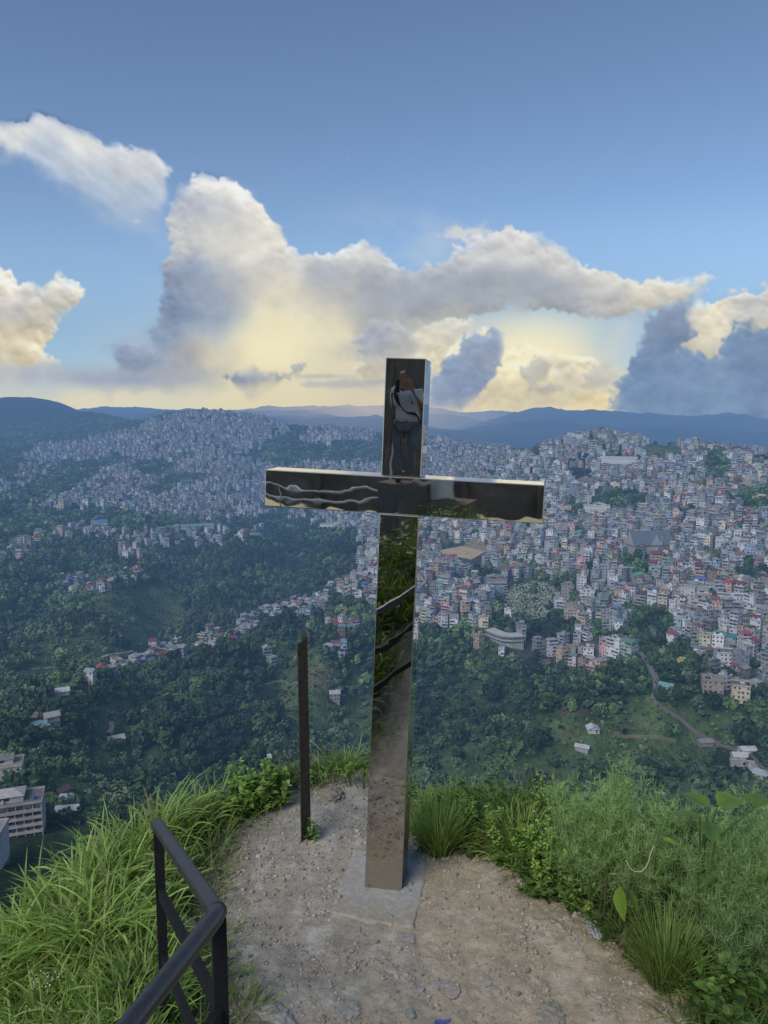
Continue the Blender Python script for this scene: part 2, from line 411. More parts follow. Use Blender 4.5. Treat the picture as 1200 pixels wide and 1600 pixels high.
bm *= (DD > 250) & (DD < 1400)
TC = TC * (1 - bm[..., None]) + cB * bm[..., None]
m_terr, nt, out = newmat('hillside')
wp = wpos(nt)
nz = noise(nt, wp, .06, 6, .65)
bc = mixc(nt, 1.0, attr(nt), ramp(nt, nz, [(.3, .55), (.7, 1.45)]), 'MULTIPLY')
nt.links.new(painted_haze(nt, principled(nt, bc, .95, spec=.1, normal=bump(nt, noise(nt, wp, .25, 4), 1.0, 2.5))), out.inputs[0])
b = MB(); b.add(np.stack([X, Y, Z], -1).reshape(-1, 3), grid_faces(NAZ, ND)[:, ::-1], TC.reshape(-1, 3))
tag(b.build('hillside_terrain', m_terr, smooth=True), kind='structure')

# ------------------------------------------------------------------ sky: the bank of clouds, a shell 45 km out
def clouds():
    st = 1.45
    xs = np.arange(-160, 1365, st); ys = np.arange(20, 700, st)
    px, py = np.meshgrid(xs, ys, indexing='xy')
    sh = px.shape
    C = np.zeros(sh + (3,)); A = np.zeros(sh)
    wx = 22 * fbm(px / 95, py / 95, 4); wy = 22 * fbm(px / 95 + 40, py / 95 + 11, 4)
    fine = fbm(px / 26, py / 24, 6, .6); fine2 = fbm(px / 11 + 8, py / 10, 5, .6)
    soft2 = fbm(px / 150 + 3, py / 110, 5, .55)
    patchy = fbm(px / 70 + 21, py / 70 + 2, 3); mid = fbm(px / 46 + 2, py / 34 + 6, 5, .55)
    streaky = fbm((px * .8 + py * .6) / 90, (py * .8 - px * .6) / 20, 5, .6)
    def B(a, s_): return blur(blur(a, s_, 0), s_, 1)
    def idw(pts, p=2.6):
        w = 0; c = 0
        for (x, y, r, g, b_) in pts:
            k = 1.0 / (((px - x + wx * .9) ** 2 + ((py - y + wy * .9) * 1.15) ** 2) / 400 + .8) ** (p / 2 * 1.3)
            w = w + k; c = c + k[..., None] * np.array([r, g, b_], float)
        return c / w[..., None]
    def over(colr, a):
        nonlocal C, A
        a = np.clip(a, 0, 1); na = a + A * (1 - a)
        C = (colr * a[..., None] + C * (A * (1 - a))[..., None]) / np.maximum(na, 1e-6)[..., None]; A = na
    def puffs(poly, n, rmin, rmax, seed):
        """cauliflower heads: round puffs, small along the rim and bigger inside"""
        rg = np.random.default_rng(seed); H = np.full(sh, -1e3)
        P = np.array(poly, float); x0, y0 = P.min(0) - 6; x1, y1 = P.max(0) + 6
        cx = rg.uniform(x0, x1, n * 8); cy = rg.uniform(y0, y1, n * 8)
        s_ = poly_sd(cx, cy, poly); ok = np.nonzero((s_ > -1) & (rg.random(len(s_)) < np.where(s_ < 16, 1, .35)))[0][:n]
        for i in ok:
            r = float(np.clip(rmin + (rmax - rmin) * (max(s_[i], 0) / 60.0) ** .8 * rg.uniform(.4, 1.2) + rg.uniform(0, rmin), rmin, rmax))
            ii0, ii1 = np.searchsorted(ys, [cy[i] - r, cy[i] + r]); jj0, jj1 = np.searchsorted(xs, [cx[i] - r, cx[i] + r])
            if ii1 <= ii0 or jj1 <= jj0: continue
            d2 = (px[ii0:ii1, jj0:jj1] - cx[i]) ** 2 + (py[ii0:ii1, jj0:jj1] - cy[i]) ** 2
            h = np.sqrt(np.maximum(r * r - d2, 0)) + min(max(s_[i], 0), 90) * .5; h[d2 > r * r] = -1e3
            H[ii0:ii1, jj0:jj1] = np.maximum(H[ii0:ii1, jj0:jj1], h)
        return H
    seedn = [0]
    def cloud(poly, pts, edge=4, amp=26, rim=(9, 34), rel=50, relw=26, opac=1.0, finek=9, pr=(3, 16), low=None, rimdir=(0, -1), lowsoft=3.2):
        seedn[0] += 1
        wk = amp / 26.0
        qx, qy = px + wx * wk * .75 + 12 * fine * wk + 3 * fine2, py + wy * wk * .75 + 12 * np.roll(fine, 53, 1) * wk + 3 * np.roll(fine2, 53, 1)
        edge = edge * (.7 + 2.6 * sstep(-.1, .6, patchy))
        sd0 = poly_sd(qx, qy, poly)
        area = (sd0 > 0).sum() * st ** 2
        n = int(np.clip(area / 75, 20, 2200))
        H0 = puffs(poly, n, pr[0], pr[1], seedn[0])
        ii = np.clip(np.round((py + 4.5 * np.roll(fine2, 31, 0) + 5 * fine + 4 * wy / 22 - ys[0]) / st).astype(int), 0, sh[0] - 1); jj = np.clip(np.round((px + 4.5 * fine2 + 5 * np.roll(fine, 37, 1) + 4 * wx / 22 - xs[0]) / st).astype(int), 0, sh[1] - 1)
        H = H0[ii, jj]; solid = H > -500
        cover = B(solid.astype(float), .9)
        a = sstep(-edge, edge, sd0 + fine * finek * .8 + fine2 * 4 - 1); a = np.maximum(a, sstep(.25, .85, cover + .35 * fine2) * (.25 + .75 * sstep(.45, -.1, patchy)))
        y0, y1 = np.array(poly)[:, 1].min(), np.array(poly)[:, 1].max()
        lowy = low or (y0 + .62 * (y1 - y0), y1)
        down = sstep(lowy[0], lowy[1], py)
        soft = sstep(-edge * lowsoft, edge * lowsoft * 1.6, sd0 + soft2 * 18 + fine * 5)
        a = a * (1 - down) + soft * down
        sdn = np.maximum(B(sd0, 3) + 3, 0)
        Hs = np.where(solid, H, np.clip(sd0, 0, 90) * .5) + 3.0 * fine * wk + 1.2 * fine2
        sl = 0
        for S_, w_ in ((B(Hs, 1.1), .5), (B(Hs, 4.0), .8)):
            gy_, gx_ = np.gradient(S_, st); sl = sl + w_ * np.clip(-(gx_ * rimdir[0] + gy_ * rimdir[1]) * .9 - 0 * gx_, -1.0, 1.0)
        sl = sl * (1 - .85 * down) * (.10 + .9 * np.exp(-sdn / relw))
        # which way is the edge: rims towards the hidden sun glow
        gY, gX = np.gradient(B(np.clip(sd0, -30, 60), 4), st); gl = np.hypot(gX, gY) + 1e-6
        facing = np.clip((-(gX * rimdir[0] + gY * rimdir[1]) / gl) * -1.0 * -1.0 * .75 + .45, 0, 1)
        rimv = np.exp(-sdn / rim[0]) * facing * (1 - .8 * down)
        c = idw(pts)
        c = c * .975 + (rimv * rim[1] * .6)[..., None] * np.array([1, .96, .86]) + (sl * rel * .8)[..., None] * np.array([1, .97, .93]) + (soft2 * 10 + mid * 9 + fine * 5 + fine2 * 2)[..., None]
        over(np.clip(c, 0, 241), a * opac)
    over(np.broadcast_to(np.array([136, 172, 206.]), sh + (3,)), .72 * sstep(330, 520, py))
    # pale yellow light low under the clouds
    g = np.exp(-(((px - 430) / 200) ** 2 + ((py - 560) / 100) ** 2)) + np.exp(-(((px - 830) / 190) ** 2 + ((py - 560) / 90) ** 2)) + .9 * np.exp(-(((px - 600) / 560) ** 2 + ((py - 640) / 46) ** 2)) + .5 * np.exp(-(((px - 620) / 130) ** 2 + ((py - 570) / 55) ** 2))
    streak = 1 + .10 * fbm(px / 300, py / 12, 3)
    glow = idw([(0,520,136,174,205),(0,600,208,205,190),(0,635,196,200,196),(150,620,218,212,188),(430,540,236,227,190),(430,620,220,210,180),(650,560,226,221,196),(620,630,216,206,178),(850,540,240,232,198),(850,600,236,224,182),(940,630,234,218,176),(1000,540,206,208,200),(1200,560,150,172,200),(1200,640,160,175,198),(700,470,206,208,204),(300,460,168,190,208),(1080,400,150,178,212),(600,650,208,198,176)])
    over(glow, np.clip((.98 * np.clip(g, 0, 1) + .7 * sstep(565, 640, py)) * streak, 0, 1) * sstep(380, 520, py))
    # thin veil and wisps in the middle
    over(np.broadcast_to(np.array([192, 203, 214.]), sh + (3,)), .5 * np.exp(-(((px - 640) / 100) ** 2 + ((py - 380) / 50) ** 2)) * sstep(-.5, .6, fbm(px / 80, py / 50, 5)))
    wsp = np.exp(-(((px - 742) / 42) ** 2 + ((py - 362) / 16) ** 2)) + .8 * np.exp(-(((px - 690) / 26) ** 2 + ((py - 366) / 10) ** 2)) + .9 * np.exp(-(((px - 214) / 9) ** 2 + ((py - 346) / 6) ** 2)) + .9 * np.exp(-(((px - 1150) / 50) ** 2 + ((py - 454) / 8) ** 2)) + .7 * np.exp(-(((px - 765) / 9) ** 2 + ((py - 346) / 5) ** 2))
    over(np.broadcast_to(np.array([212, 213, 212.]), sh + (3,)), .85 * sstep(.55, 1.0, wsp + .4 * fine + .45 * fine2))
    # streak high on the left, brushed down to the right
    poly = [(-60,196),(20,190),(60,178),(128,205),(185,232),(236,236),(262,270),(255,330),(205,345),(150,322),(90,280),(0,226),(-60,205)]
    sd0 = poly_sd(px + wx * .5 + 5 * fine, py + wy * .5 + 5 * np.roll(fine, 53, 1), poly)
    topd = sstep(4, 60, sd0); below = sstep(0, 1, ((py - 190) - .42 * px) / 90)
    a = sstep(-4 - 26 * below, 6 + 34 * below, sd0 + 9 * streaky + 5 * fine + 2 * fine2)
    cs = idw([(20,200,226,226,223),(120,225,222,222,220),(220,255,210,212,214),(220,320,180,192,208),(120,290,176,191,210),(60,240,188,199,212)]) + (streaky * 15 + fine * 7 + fine2 * 2 + 10 * np.exp(-np.maximum(sd0, 0) / 9) * (1 - below))[..., None]
    over(np.clip(cs, 0, 240), a * (.93 - .25 * below))
    over(np.broadcast_to(np.array([170, 188, 211.]), sh + (3,)), .55 * sstep(-.5, .5, soft2 + .3 * mid) * np.exp(-(line_d(px, py, [(180,320),(225,360),(262,430)]) / 34) ** 2))
    # far bright cumulus above the horizon, right of the middle
    cloud([(690,560),(720,525),(760,512),(800,540),(840,545),(880,555),(930,566),(968,598),(990,650),(640,650),(650,610)],
          [(720,560,226,218,196),(800,565,236,226,192),(850,600,238,226,186),(930,615,230,214,176),(880,590,196,192,182),(780,620,222,212,184),(960,635,238,222,178),(905,575,228,216,186),(830,625,208,200,180)], amp=24, rim=(6,20), rel=46, relw=60, opac=.85, finek=14, pr=(3,10), low=(600,650))
    cloud([(560,560),(600,520),(640,505),(690,500),(740,500),(700,540),(680,600),(600,610),(550,590)],
          [(600,570,205,200,186),(640,520,212,208,196),(660,560,226,218,192)], amp=24, rim=(6,18), rel=55, relw=40, opac=.85, finek=14, pr=(3,10))
    # the long cloud bank with its tower
    cloud([(278,300),(300,284),(318,271),(340,284),(366,280),(384,300),(404,322),(420,348),(436,366),(456,392),(478,398),(515,400),(560,380),(585,388),(608,408),(640,424),(690,408),(720,384),(748,372),(800,360),(840,372),(876,386),(905,408),(940,426),(1000,442),(1112,436),(1072,470),(1000,496),(960,494),(905,486),(800,480),(700,496),(640,516),(600,545),(545,565),(400,590),(250,604),(180,590),(178,556),(210,545),(246,545),(248,500),(258,450),(250,420),(272,392),(264,350)],
          [(320,288,232,230,225),(366,296,230,228,222),(310,318,178,186,198),(350,325,196,199,204),(385,330,224,221,212),(300,370,204,206,206),(345,375,220,219,212),(400,385,228,225,214),(420,365,232,228,217),(300,430,150,163,187),(275,480,128,146,176),(255,540,128,145,176),(215,570,150,160,178),(330,470,156,167,186),(370,440,180,185,192),(410,430,205,203,196),(450,450,218,213,195),(470,415,206,205,200),(430,500,232,222,188),(330,560,214,206,184),(290,560,170,172,178),(420,560,236,226,190),(510,425,180,186,194),(560,395,206,207,206),(540,460,192,191,186),(520,520,224,216,190),(590,450,168,174,182),(570,520,166,173,183),(650,460,166,173,182),(620,510,178,180,182),(740,392,204,205,206),(700,450,162,170,182),(760,450,164,172,184),(820,385,206,207,206),(840,440,168,175,185),(880,410,206,204,200),(880,465,176,181,188),(940,440,208,205,196),(960,470,192,193,192),(1000,460,214,209,194),(1060,450,218,212,198),(800,480,188,188,182),(700,500,196,195,186)],
          amp=22, rim=(6,24), rel=40, relw=26, finek=11, pr=(3,14), low=(455,590), rimdir=(.25, -.97), lowsoft=5)
    shade = .75 * np.exp(-(((px - 640) / 95) ** 2 + ((py - 458 - 4 * fine) / 30) ** 2)) + .75 * np.exp(-(((px - 820) / 105) ** 2 + ((py - 450 - 4 * fine) / 27) ** 2)) + .5 * np.exp(-(((px - 510) / 40) ** 2 + ((py - 428) / 22) ** 2))
    C = C + (np.array([162, 171, 184.]) + (mid * 7 + fine * 4)[..., None] - C) * np.clip(shade, 0, .8)[..., None]
    # light falling through below it
    over(np.clip(glow * 1.02, 0, 242), .8 * np.exp(-(((px - 430) / 95) ** 2 + ((py - 550) / 66) ** 2)) + .35 * np.exp(-(((px - 700) / 160) ** 2 + ((py - 522) / 24) ** 2)))
    over(np.broadcast_to(np.array([214, 214, 200.]), sh + (3,)), .25 * np.exp(-(((px - 960 + (py - 540) * .5) / 16) ** 2)) * sstep(490, 510, py) * sstep(640, 560, py))
    # left lower cumulus
    cloud([(-60,425),(14,424),(26,440),(60,446),(84,436),(104,432),(131,452),(122,476),(92,492),(84,520),(66,545),(72,560),(95,574),(60,592),(-60,594)],
          [(14,440,226,221,208),(100,446,220,218,208),(118,462,216,211,198),(60,462,190,189,186),(30,490,182,183,184),(20,530,216,206,182),(60,545,230,219,190),(40,575,226,212,180),(-30,560,205,198,184),(70,490,205,200,186)], amp=24, rim=(6,22), rel=50, relw=40, finek=11, pr=(3,13), low=(540,594), rimdir=(.35, -.93))
    # flat grey layer on the left, above the horizon
    a = np.exp(-((py - 592 - 6 * soft2 - .016 * (px - 160)) / 17) ** 2 * np.where(py > 592, 1.8, .9)) * sstep(385, 280, px) * sstep(-.9, .1, fine * .5 + .6)
    over(idw([(40,588,172,178,192),(180,592,156,166,188),(300,600,168,172,182),(20,606,190,192,192)]) + (fine * 6)[..., None], .9 * a)
    # small dark clouds
    cloud([(178,548),(200,536),(222,532),(236,544),(262,552),(262,578),(210,580),(178,566)], [(200,548,130,146,178),(228,556,140,153,180),(220,540,170,178,190)], amp=16, rim=(3,22), rel=34, finek=9, opac=.85, pr=(2,7), low=(556,580))
    cloud([(350,586),(370,578),(395,580),(430,586),(478,568),(481,575),(450,592),(420,600),(396,612),(374,606)], [(385,592,140,152,178),(410,592,158,166,184),(470,574,176,180,184)], edge=5, amp=12, rim=(3,8), rel=24, finek=9, opac=.9, pr=(2,6), low=(590,612))
    for (cx, cy, rx, ry, k, c_) in ((540,600,80,9,.75,(176,178,184)), (500,588,50,5,.5,(160,166,180)), (600,596,60,5,.5,(170,172,180)), (610,612,60,5,.45,(196,194,186))):
        over(np.broadcast_to(np.array(c_, float), sh + (3,)) + (fine * 6)[..., None], k * sstep(.25, .9, np.exp(-(((px - cx) / rx) ** 2 + ((py - cy) / ry) ** 2)) + .3 * fine + .15 * fbm(px / 60, py / 6, 4)))
    cloud([(550,530),(575,505),(600,497),(640,512),(655,545),(622,560),(590,572),(560,568)], [(585,530,158,167,184),(640,535,182,184,186),(600,560,190,188,182)], amp=20, rim=(4,14), rel=30, finek=10, opac=.8, pr=(3,10))
    cloud([(668,612),(676,592),(700,560),(716,548),(724,520),(742,516),(756,522),(772,508),(784,516),(788,540),(784,566),(764,596),(735,628),(700,640),(668,636)],
          [(720,590,136,156,184),(735,540,145,162,186),(770,530,150,163,188),(700,615,146,160,188),(775,560,160,170,188),(690,632,160,170,190)], amp=17, rim=(3,26), rel=30, finek=10, pr=(2,9), low=(600,645))
    for poly_, c_ in (([(812,578),(824,562),(846,556),(862,572),(852,598),(828,604)], (184,184,182)), ([(905,596),(925,572),(950,568),(966,590),(950,612),(915,614)], (186,186,182)), ([(820,605),(850,598),(880,604),(850,616)], (180,180,178))):
        cloud(poly_, [(np.mean([p[0] for p in poly_]), np.mean([p[1] for p in poly_]), *c_)], amp=14, rim=(3,18), rel=30, finek=12, opac=.75, pr=(2,6))
    # the dark bank on the right, a brighter one behind it
    cloud([(1020,520),(1040,490),(1075,480),(1110,472),(1120,478),(1150,464),(1175,460),(1200,456),(1400,440),(1400,600),(1010,600)],
          [(1080,490,206,203,194),(1180,475,190,192,192),(1120,500,222,213,190),(1180,520,208,202,186),(1060,540,196,190,176),(1300,500,178,182,190)], amp=22, rim=(5,24), rel=44, relw=30, finek=13, pr=(3,11))
    cloud([(962,650),(960,600),(985,580),(990,556),(1012,545),(1006,520),(1012,500),(1030,486),(1056,482),(1072,464),(1082,472),(1076,500),(1090,520),(1062,548),(1096,552),(1108,560),(1128,556),(1138,520),(1150,502),(1176,500),(1186,518),(1200,510),(1400,480),(1400,668),(1100,672)],
          [(1000,600,118,143,178),(1050,505,136,154,180),(1060,580,120,144,178),(1160,530,124,148,180),(1180,600,118,142,176),(1100,640,124,149,182),(980,640,130,153,185)], amp=17, rim=(3,16), rel=22, relw=22, finek=9, pr=(3,11), low=(600,672))
    sfz = sstep(-.25, .35, patchy); A2 = (B(A, .8) * (1 - sfz) + B(A, 3.2) * sfz) * sstep(20, 40, py); C = np.stack([B(C[..., k], .7) for k in range(3)], -1)
    rays = np.stack([(px - 600) / F, cP + (800 - py) / F * sP, -sP + (800 - py) / F * cP], -1)
    rays /= np.linalg.norm(rays, axis=-1, keepdims=True)
    #PREV
    me = MB(); me.add(rays.reshape(-1, 3) * 45000 + np.array([0, 0, CZ]), grid_faces(*sh), lin(np.clip(C, 0, 255)).reshape(-1, 3))
    m, nt, out = newmat('cloud')
    em = nt.nodes.new('ShaderNodeEmission'); nt.links.new(attr(nt), em.inputs[0])
    tr = nt.nodes.new('ShaderNodeBsdfTransparent'); mx = nt.nodes.new('ShaderNodeMixShader')
    al = N(nt, 'ShaderNodeAttribute', attribute_name='cover').outputs['Fac']
    nt.links.new(al, mx.inputs[0]); nt.links.new(tr.outputs[0], mx.inputs[1]); nt.links.new(em.outputs[0], mx.inputs[2]); nt.links.new(mx.outputs[0], out.inputs[0])
    o = me.build('sky', m, smooth=True)
    a = o.data.attributes.new('cover', 'FLOAT', 'POINT'); a.data.foreach_set('value', A2.astype(np.float32).ravel())
    tag(o, kind='structure')
clouds()
# ------------------------------------------------------------------ the city
m_house, nt, out = newmat('house_walls')
wp = wpos(nt)
st_ = noise(nt, wp, .55, 5, .7)
hc = mixc(nt, 1.0, attr(nt), ramp(nt, st_, [(.28, .62), (.55, 1.0), (.8, 1.12)]), 'MULTIPLY')
nt.links.new(painted_haze(nt, principled(nt, hc, .85, spec=.2)), out.inputs[0])
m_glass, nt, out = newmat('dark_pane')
nt.links.new(painted_haze(nt, principled(nt, attr(nt), .25, spec=.4)), out.inputs[0])

WALLS = [('white', (.62,.63,.63)), ('pale grey', (.42,.43,.44)), ('grey concrete', (.27,.27,.27)), ('cream', (.56,.50,.38)), ('tan', (.42,.33,.24)), ('pink', (.52,.34,.32)), ('pale blue', (.34,.43,.54)), ('grey green', (.33,.40,.34)), ('brown', (.22,.16,.13))]
WP = np.array([.24,.24,.20,.11,.07,.05,.04,.02,.03]); WP = WP / WP.sum()
ROOFS = [('silver tin', (.30,.315,.34)), ('red', (.33,.06,.06)), ('green', (.12,.30,.22)), ('blue', (.08,.16,.38)), ('maroon', (.20,.06,.06)), ('rusty', (.22,.13,.09)), ('teal', (.10,.28,.30))]
RP = np.array([.60,.08,.07,.05,.07,.10,.03]); RP = RP / RP.sum()
DARK = np.array([.022, .026, .034])

def win_slots(w, d, n, sh, rg, dens=1.0):
    """places of the windows: (face axis, sign, along, z)"""
    s = []
    for ax, L in (('f', w), ('s', d), ('t', d), ('b', w)):
        k = max(2, int(round(L / 3.0 * dens)))
        for i in range(n):
            for j in range(k):
                if rg.random() < .24: continue
                s.append((ax, (j + .5 + rg.uniform(-.14, .14)) / k * L - L / 2, i * sh + sh * .52))
    return s
def wquad(ax, u, z, w, d, ww, wh, off):
    if ax == 'f': return [[u-ww/2,-d/2-off,z-wh/2],[u+ww/2,-d/2-off,z-wh/2],[u+ww/2,-d/2-off,z+wh/2],[u-ww/2,-d/2-off,z+wh/2]]
    if ax == 'b': return [[u+ww/2,d/2+off,z-wh/2],[u-ww/2,d/2+off,z-wh/2],[u-ww/2,d/2+off,z+wh/2],[u+ww/2,d/2+off,z+wh/2]]
    if ax == 's': return [[w/2+off,u-ww/2,z-wh/2],[w/2+off,u+ww/2,z-wh/2],[w/2+off,u+ww/2,z+wh/2],[w/2+off,u-ww/2,z+wh/2]]
    return [[-w/2-off,u+ww/2,z-wh/2],[-w/2-off,u-ww/2,z-wh/2],[-w/2-off,u-ww/2,z+wh/2],[-w/2-off,u+ww/2,z+wh/2]]
def walls_geo(mb, w, d, n, wc, rg, M=None, lod=0, windows=True, sh=3.0, plinth=7.0, veranda=True):
    H = n * sh; wc = np.asarray(wc)
    T = (lambda P: xf(np.asarray(P, float), M)) if M is not None else (lambda P: np.asarray(P, float))
    mb.box(-w/2, w/2, -d/2, d/2, -.0, H, wc, M)
    pc = np.array([.25, .25, .245]) * rg.uniform(.7, 1.1)
    if lod == 0 and rg.random() < .45:      # stands on a frame of concrete stilts
        for x in np.linspace(-w/2 + .2, w/2 - .2, max(2, int(w / 3.5))):
            for y in (-d/2 + .2, 0, d/2 - .2):
                mb.box(x-.18, x+.18, y-.18, y+.18, -plinth, 0, pc, M)
        mb.box(-w/2 + .1, w/2 - .1, d/6, d/2 - .4, -plinth, 0, pc * .6, M)
    else:
        mb.box(-w/2 + .15, w/2 - .15, -d/2 + .15, d/2 - .15, -plinth, 0, pc, M)
    if lod >= 2:
        Q = []
        for ax, L in (('f', w), ('s', d), ('t', d)):
            for i in range(n):
                u = rg.uniform(-.15, .15) * L
                Q.append(wquad(ax, u, i*sh + sh*.52, w, d, L * rg.uniform(.3, .75), sh * .42, .05))
        Q = T(np.array(Q).reshape(-1, 3)); mb.add(Q, np.arange(len(Q)).reshape(-1, 4), DARK * 2.2)
        return H
    # verandas: flat dark sheets painted as shaded bays, with slabs and rails on the front
    floors = [i for i in range(n) if veranda and rg.random() < .45]
    for i in floors:
        x0, x1 = (-w/2, w/2) if rg.random() < .5 else ((-w/2, w*.1) if rg.random() < .5 else (-w*.1, w/2))
        mb.box(x0, x1, -d/2 - 1.0, -d/2, i*sh - .1, i*sh + .08, wc * .9, M)
        mb.box(x0, x1, -d/2 - 1.0, -d/2 - .92, i*sh + .08, i*sh + 1.0, wc * rg.uniform(.7, 1.1), M)
        Q = T([[x0 + .1, -d/2 - .06, i*sh + 1.0], [x1 - .1, -d/2 - .06, i*sh + 1.0], [x1 - .1, -d/2 - .06, i*sh + 2.6], [x0 + .1, -d/2 - .06, i*sh + 2.6]])
        mb.add(Q, [[0, 1, 2, 3]], DARK * 2.5)
        for x in np.linspace(x0 + .1, x1 - .1, max(2, int((x1 - x0) / 3) + 1)):
            mb.box(x-.11, x+.11, -d/2 - .98, -d/2 - .78, i*sh + 1.0, (i+1)*sh - .1, wc, M)
    for i in range(1, n + 1):
        if rg.random() < .7: mb.box(-w/2 - .22, w/2 + .22, -d/2 - .22, d/2 + .22, i*sh - .2, i*sh - .02, wc * 1.08, M)
    if windows:
        Q = []
        for ax, u, z in win_slots(w, d, n, sh, rg, 1.0 if lod == 0 else .7):
            if ax == 'f' and int(z // sh) in floors: continue
            Q.append(wquad(ax, u, z, w, d, rg.uniform(1.0, 1.5), rg.uniform(1.1, 1.5), .05))
        if Q:
            Q = T(np.array(Q).reshape(-1, 3)); mb.add(Q, np.arange(len(Q)).reshape(-1, 4), DARK * rg.uniform(.8, 2.6))
    return H
def roof_geo(mb, w, d, H, kind, rc, wc, rg, M=None, lod=0):
    T = (lambda P: xf(np.asarray(P, float), M)) if M is not None else (lambda P: np.asarray(P, float))
    rc = np.asarray(rc); wc = np.asarray(wc); o = .55
    if kind == 'flat' and lod < 3 and rg.random() < .42:
        # a smaller tin-roofed room built on the terrace
        w2, d2 = w * rg.uniform(.45, .8), d * rg.uniform(.45, .75); ox, oy = (w - w2) * rg.uniform(-.45, .45), (d - d2) * rg.uniform(.0, .45)
        M2 = (M if M is not None else Matrix()) @ Matrix.Translation((ox, oy, H + .22))
        mb.box(-w2/2, w2/2, -d2/2, d2/2, 0, 2.5, wc * rg.uniform(.7, 1.1), M2)
        mb.box(-w2*.3, w2*.1, -d2/2 - .05, -d2/2, .9, 2.1, DARK * 1.5, M2)
        roof_geo(mb, w2, d2, 2.5, ['gable', 'hip', 'cross'][rg.integers(0, 3)], rc, wc, rg, M2, 3)
    if kind == 'flat':
        mb.box(-w/2 - .35, w/2 + .35, -d/2 - .35, d/2 + .35, H, H + .22, np.full(3, rg.uniform(.13, .30)), M)
        if lod < 2:
            t = .14
            for (a, b_, c, e) in ((-w/2-.3, w/2+.3, -d/2-.3, -d/2-.3+t), (-w/2-.3, w/2+.3, d/2+.3-t, d/2+.3), (-w/2-.3, -w/2-.3+t, -d/2-.3+t, d/2+.3-t), (w/2+.3-t, w/2+.3, -d/2-.3+t, d/2+.3-t)):
                mb.box(a, b_, c, e, H + .22, H + .95, wc * .95, M)
            k = rg.random()
            if k < .6:
                x, y = rg.uniform(-w*.25, w*.25), rg.uniform(0, d*.25)
                mb.box(x-1.4, x+1.4, y-1.3, y+1.3, H + .22, H + 2.6, wc * .9, M)
                mb.box(x-1.6, x+1.6, y-1.5, y+1.5, H + 2.6, H + 2.75, rc, M)
            for q in range(rg.integers(0, 3)):
                x, y = rg.uniform(-w*.4, w*.4), rg.uniform(-d*.4, -d*.1)
                c = [(.02,.02,.022), (.05,.12,.3), (.5,.5,.5)][rg.integers(0, 3)]
                mb.tube([T([[x, y, H + .22]])[0], T([[x, y, H + 1.7]])[0]], .62, 7, c)
            if k > .72:   # rods of an unfinished next floor
                for x in np.linspace(-w/2 + .3, w/2 - .3, 4):
                    for y in (-d/2 + .3, d/2 - .3): mb.box(x-.13, x+.13, y-.13, y+.13, H + .22, H + rg.uniform(1.2, 2.6), wc * .8, M)
        return
    h = (.2 + .12 * rg.random()) * d
    if kind == 'gable':
        P = [[-w/2-o, -d/2-o, H-.1], [w/2+o, -d/2-o, H-.1], [w/2+o, d/2+o, H-.1], [-w/2-o, d/2+o, H-.1], [-w/2-o, 0, H+h], [w/2+o, 0, H+h]]
        top = T(P); mb.add(top, [[0, 1, 5, 4], [2, 3, 4, 5]], rc)
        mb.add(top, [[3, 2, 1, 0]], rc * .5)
        G = T([[-w/2, -d/2, H], [-w/2, d/2, H], [-w/2, 0, H+h*.9], [w/2, -d/2, H], [w/2, d/2, H], [w/2, 0, H+h*.9]])
        mb.add(G, [[0, 2, 1], [3, 4, 5]], wc)
    elif kind == 'cross':
        # gable end to the front
        P = [[-w/2-o, -d/2-o, H-.1], [w/2+o, -d/2-o, H-.1], [w/2+o, d/2+o, H-.1], [-w/2-o, d/2+o, H-.1], [0, -d/2-o, H+h], [0, d/2+o, H+h]]
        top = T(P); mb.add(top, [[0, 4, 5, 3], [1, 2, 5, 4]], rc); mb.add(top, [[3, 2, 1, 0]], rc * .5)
        G = T([[-w/2, -d/2, H], [w/2, -d/2, H], [0, -d/2, H+h*.9], [-w/2, d/2, H], [w/2, d/2, H], [0, d/2, H+h*.9]])
        mb.add(G, [[0, 1, 2], [4, 3, 5]], wc)
    else:  # hip
        k = min(w, d) * .42; r = max(w/2 - k, .3)
        P = [[-w/2-o, -d/2-o, H-.05], [w/2+o, -d/2-o, H-.05], [w/2+o, d/2+o, H-.05], [-w/2-o, d/2+o, H-.05], [-r, 0, H+h], [r, 0, H+h]]
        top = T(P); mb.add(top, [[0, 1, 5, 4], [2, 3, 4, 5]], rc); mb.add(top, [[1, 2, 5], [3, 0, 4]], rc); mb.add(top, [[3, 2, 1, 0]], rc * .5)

win_mb = MB(); win_mb.box(-.62, .62, -.05, .03, -.7, .7, (.45, .45, .45)); win_me = None
def window_mesh():
    global win_me
    if win_me is None:
        b = MB()
        for (x0, x1, z0, z1) in ((-.7, -.6, -.75, .75), (.6, .7, -.75, .75), (-.6, .6, .65, .75), (-.6, .6, -.75, -.65), (-.04, .04, -.65, .65)):
            b.box(x0, x1, -.07, .0, z0, z1, (.4, .4, .39))
        b.add([[-.6, -.03, -.65], [.6, -.03, -.65], [.6, -.03, .65], [-.6, -.03, .65]], [[0, 1, 2, 3]], DARK, 1)
        win_me = b.mesh('window', [m_house, m_glass])
    return win_me
def put_windows(root, wall, w, d, n, sh, rg, maxn=60, faces='fst', dens=1.0):
    c = 0
    for ax, u, z in win_slots(w, d, n, sh, rg, dens):
        if ax not in faces or c >= maxn: continue
        o = link('window', window_mesh(), wall); c += 1
        o.location = {'f': (u, -d/2, z), 'b': (u, d/2, z), 's': (w/2, u, z), 't': (-w/2, u, z)}[ax]
        o.rotation_euler = (0, 0, {'f': 0, 'b': math.pi, 's': math.pi/2, 't': -math.pi/2}[ax])

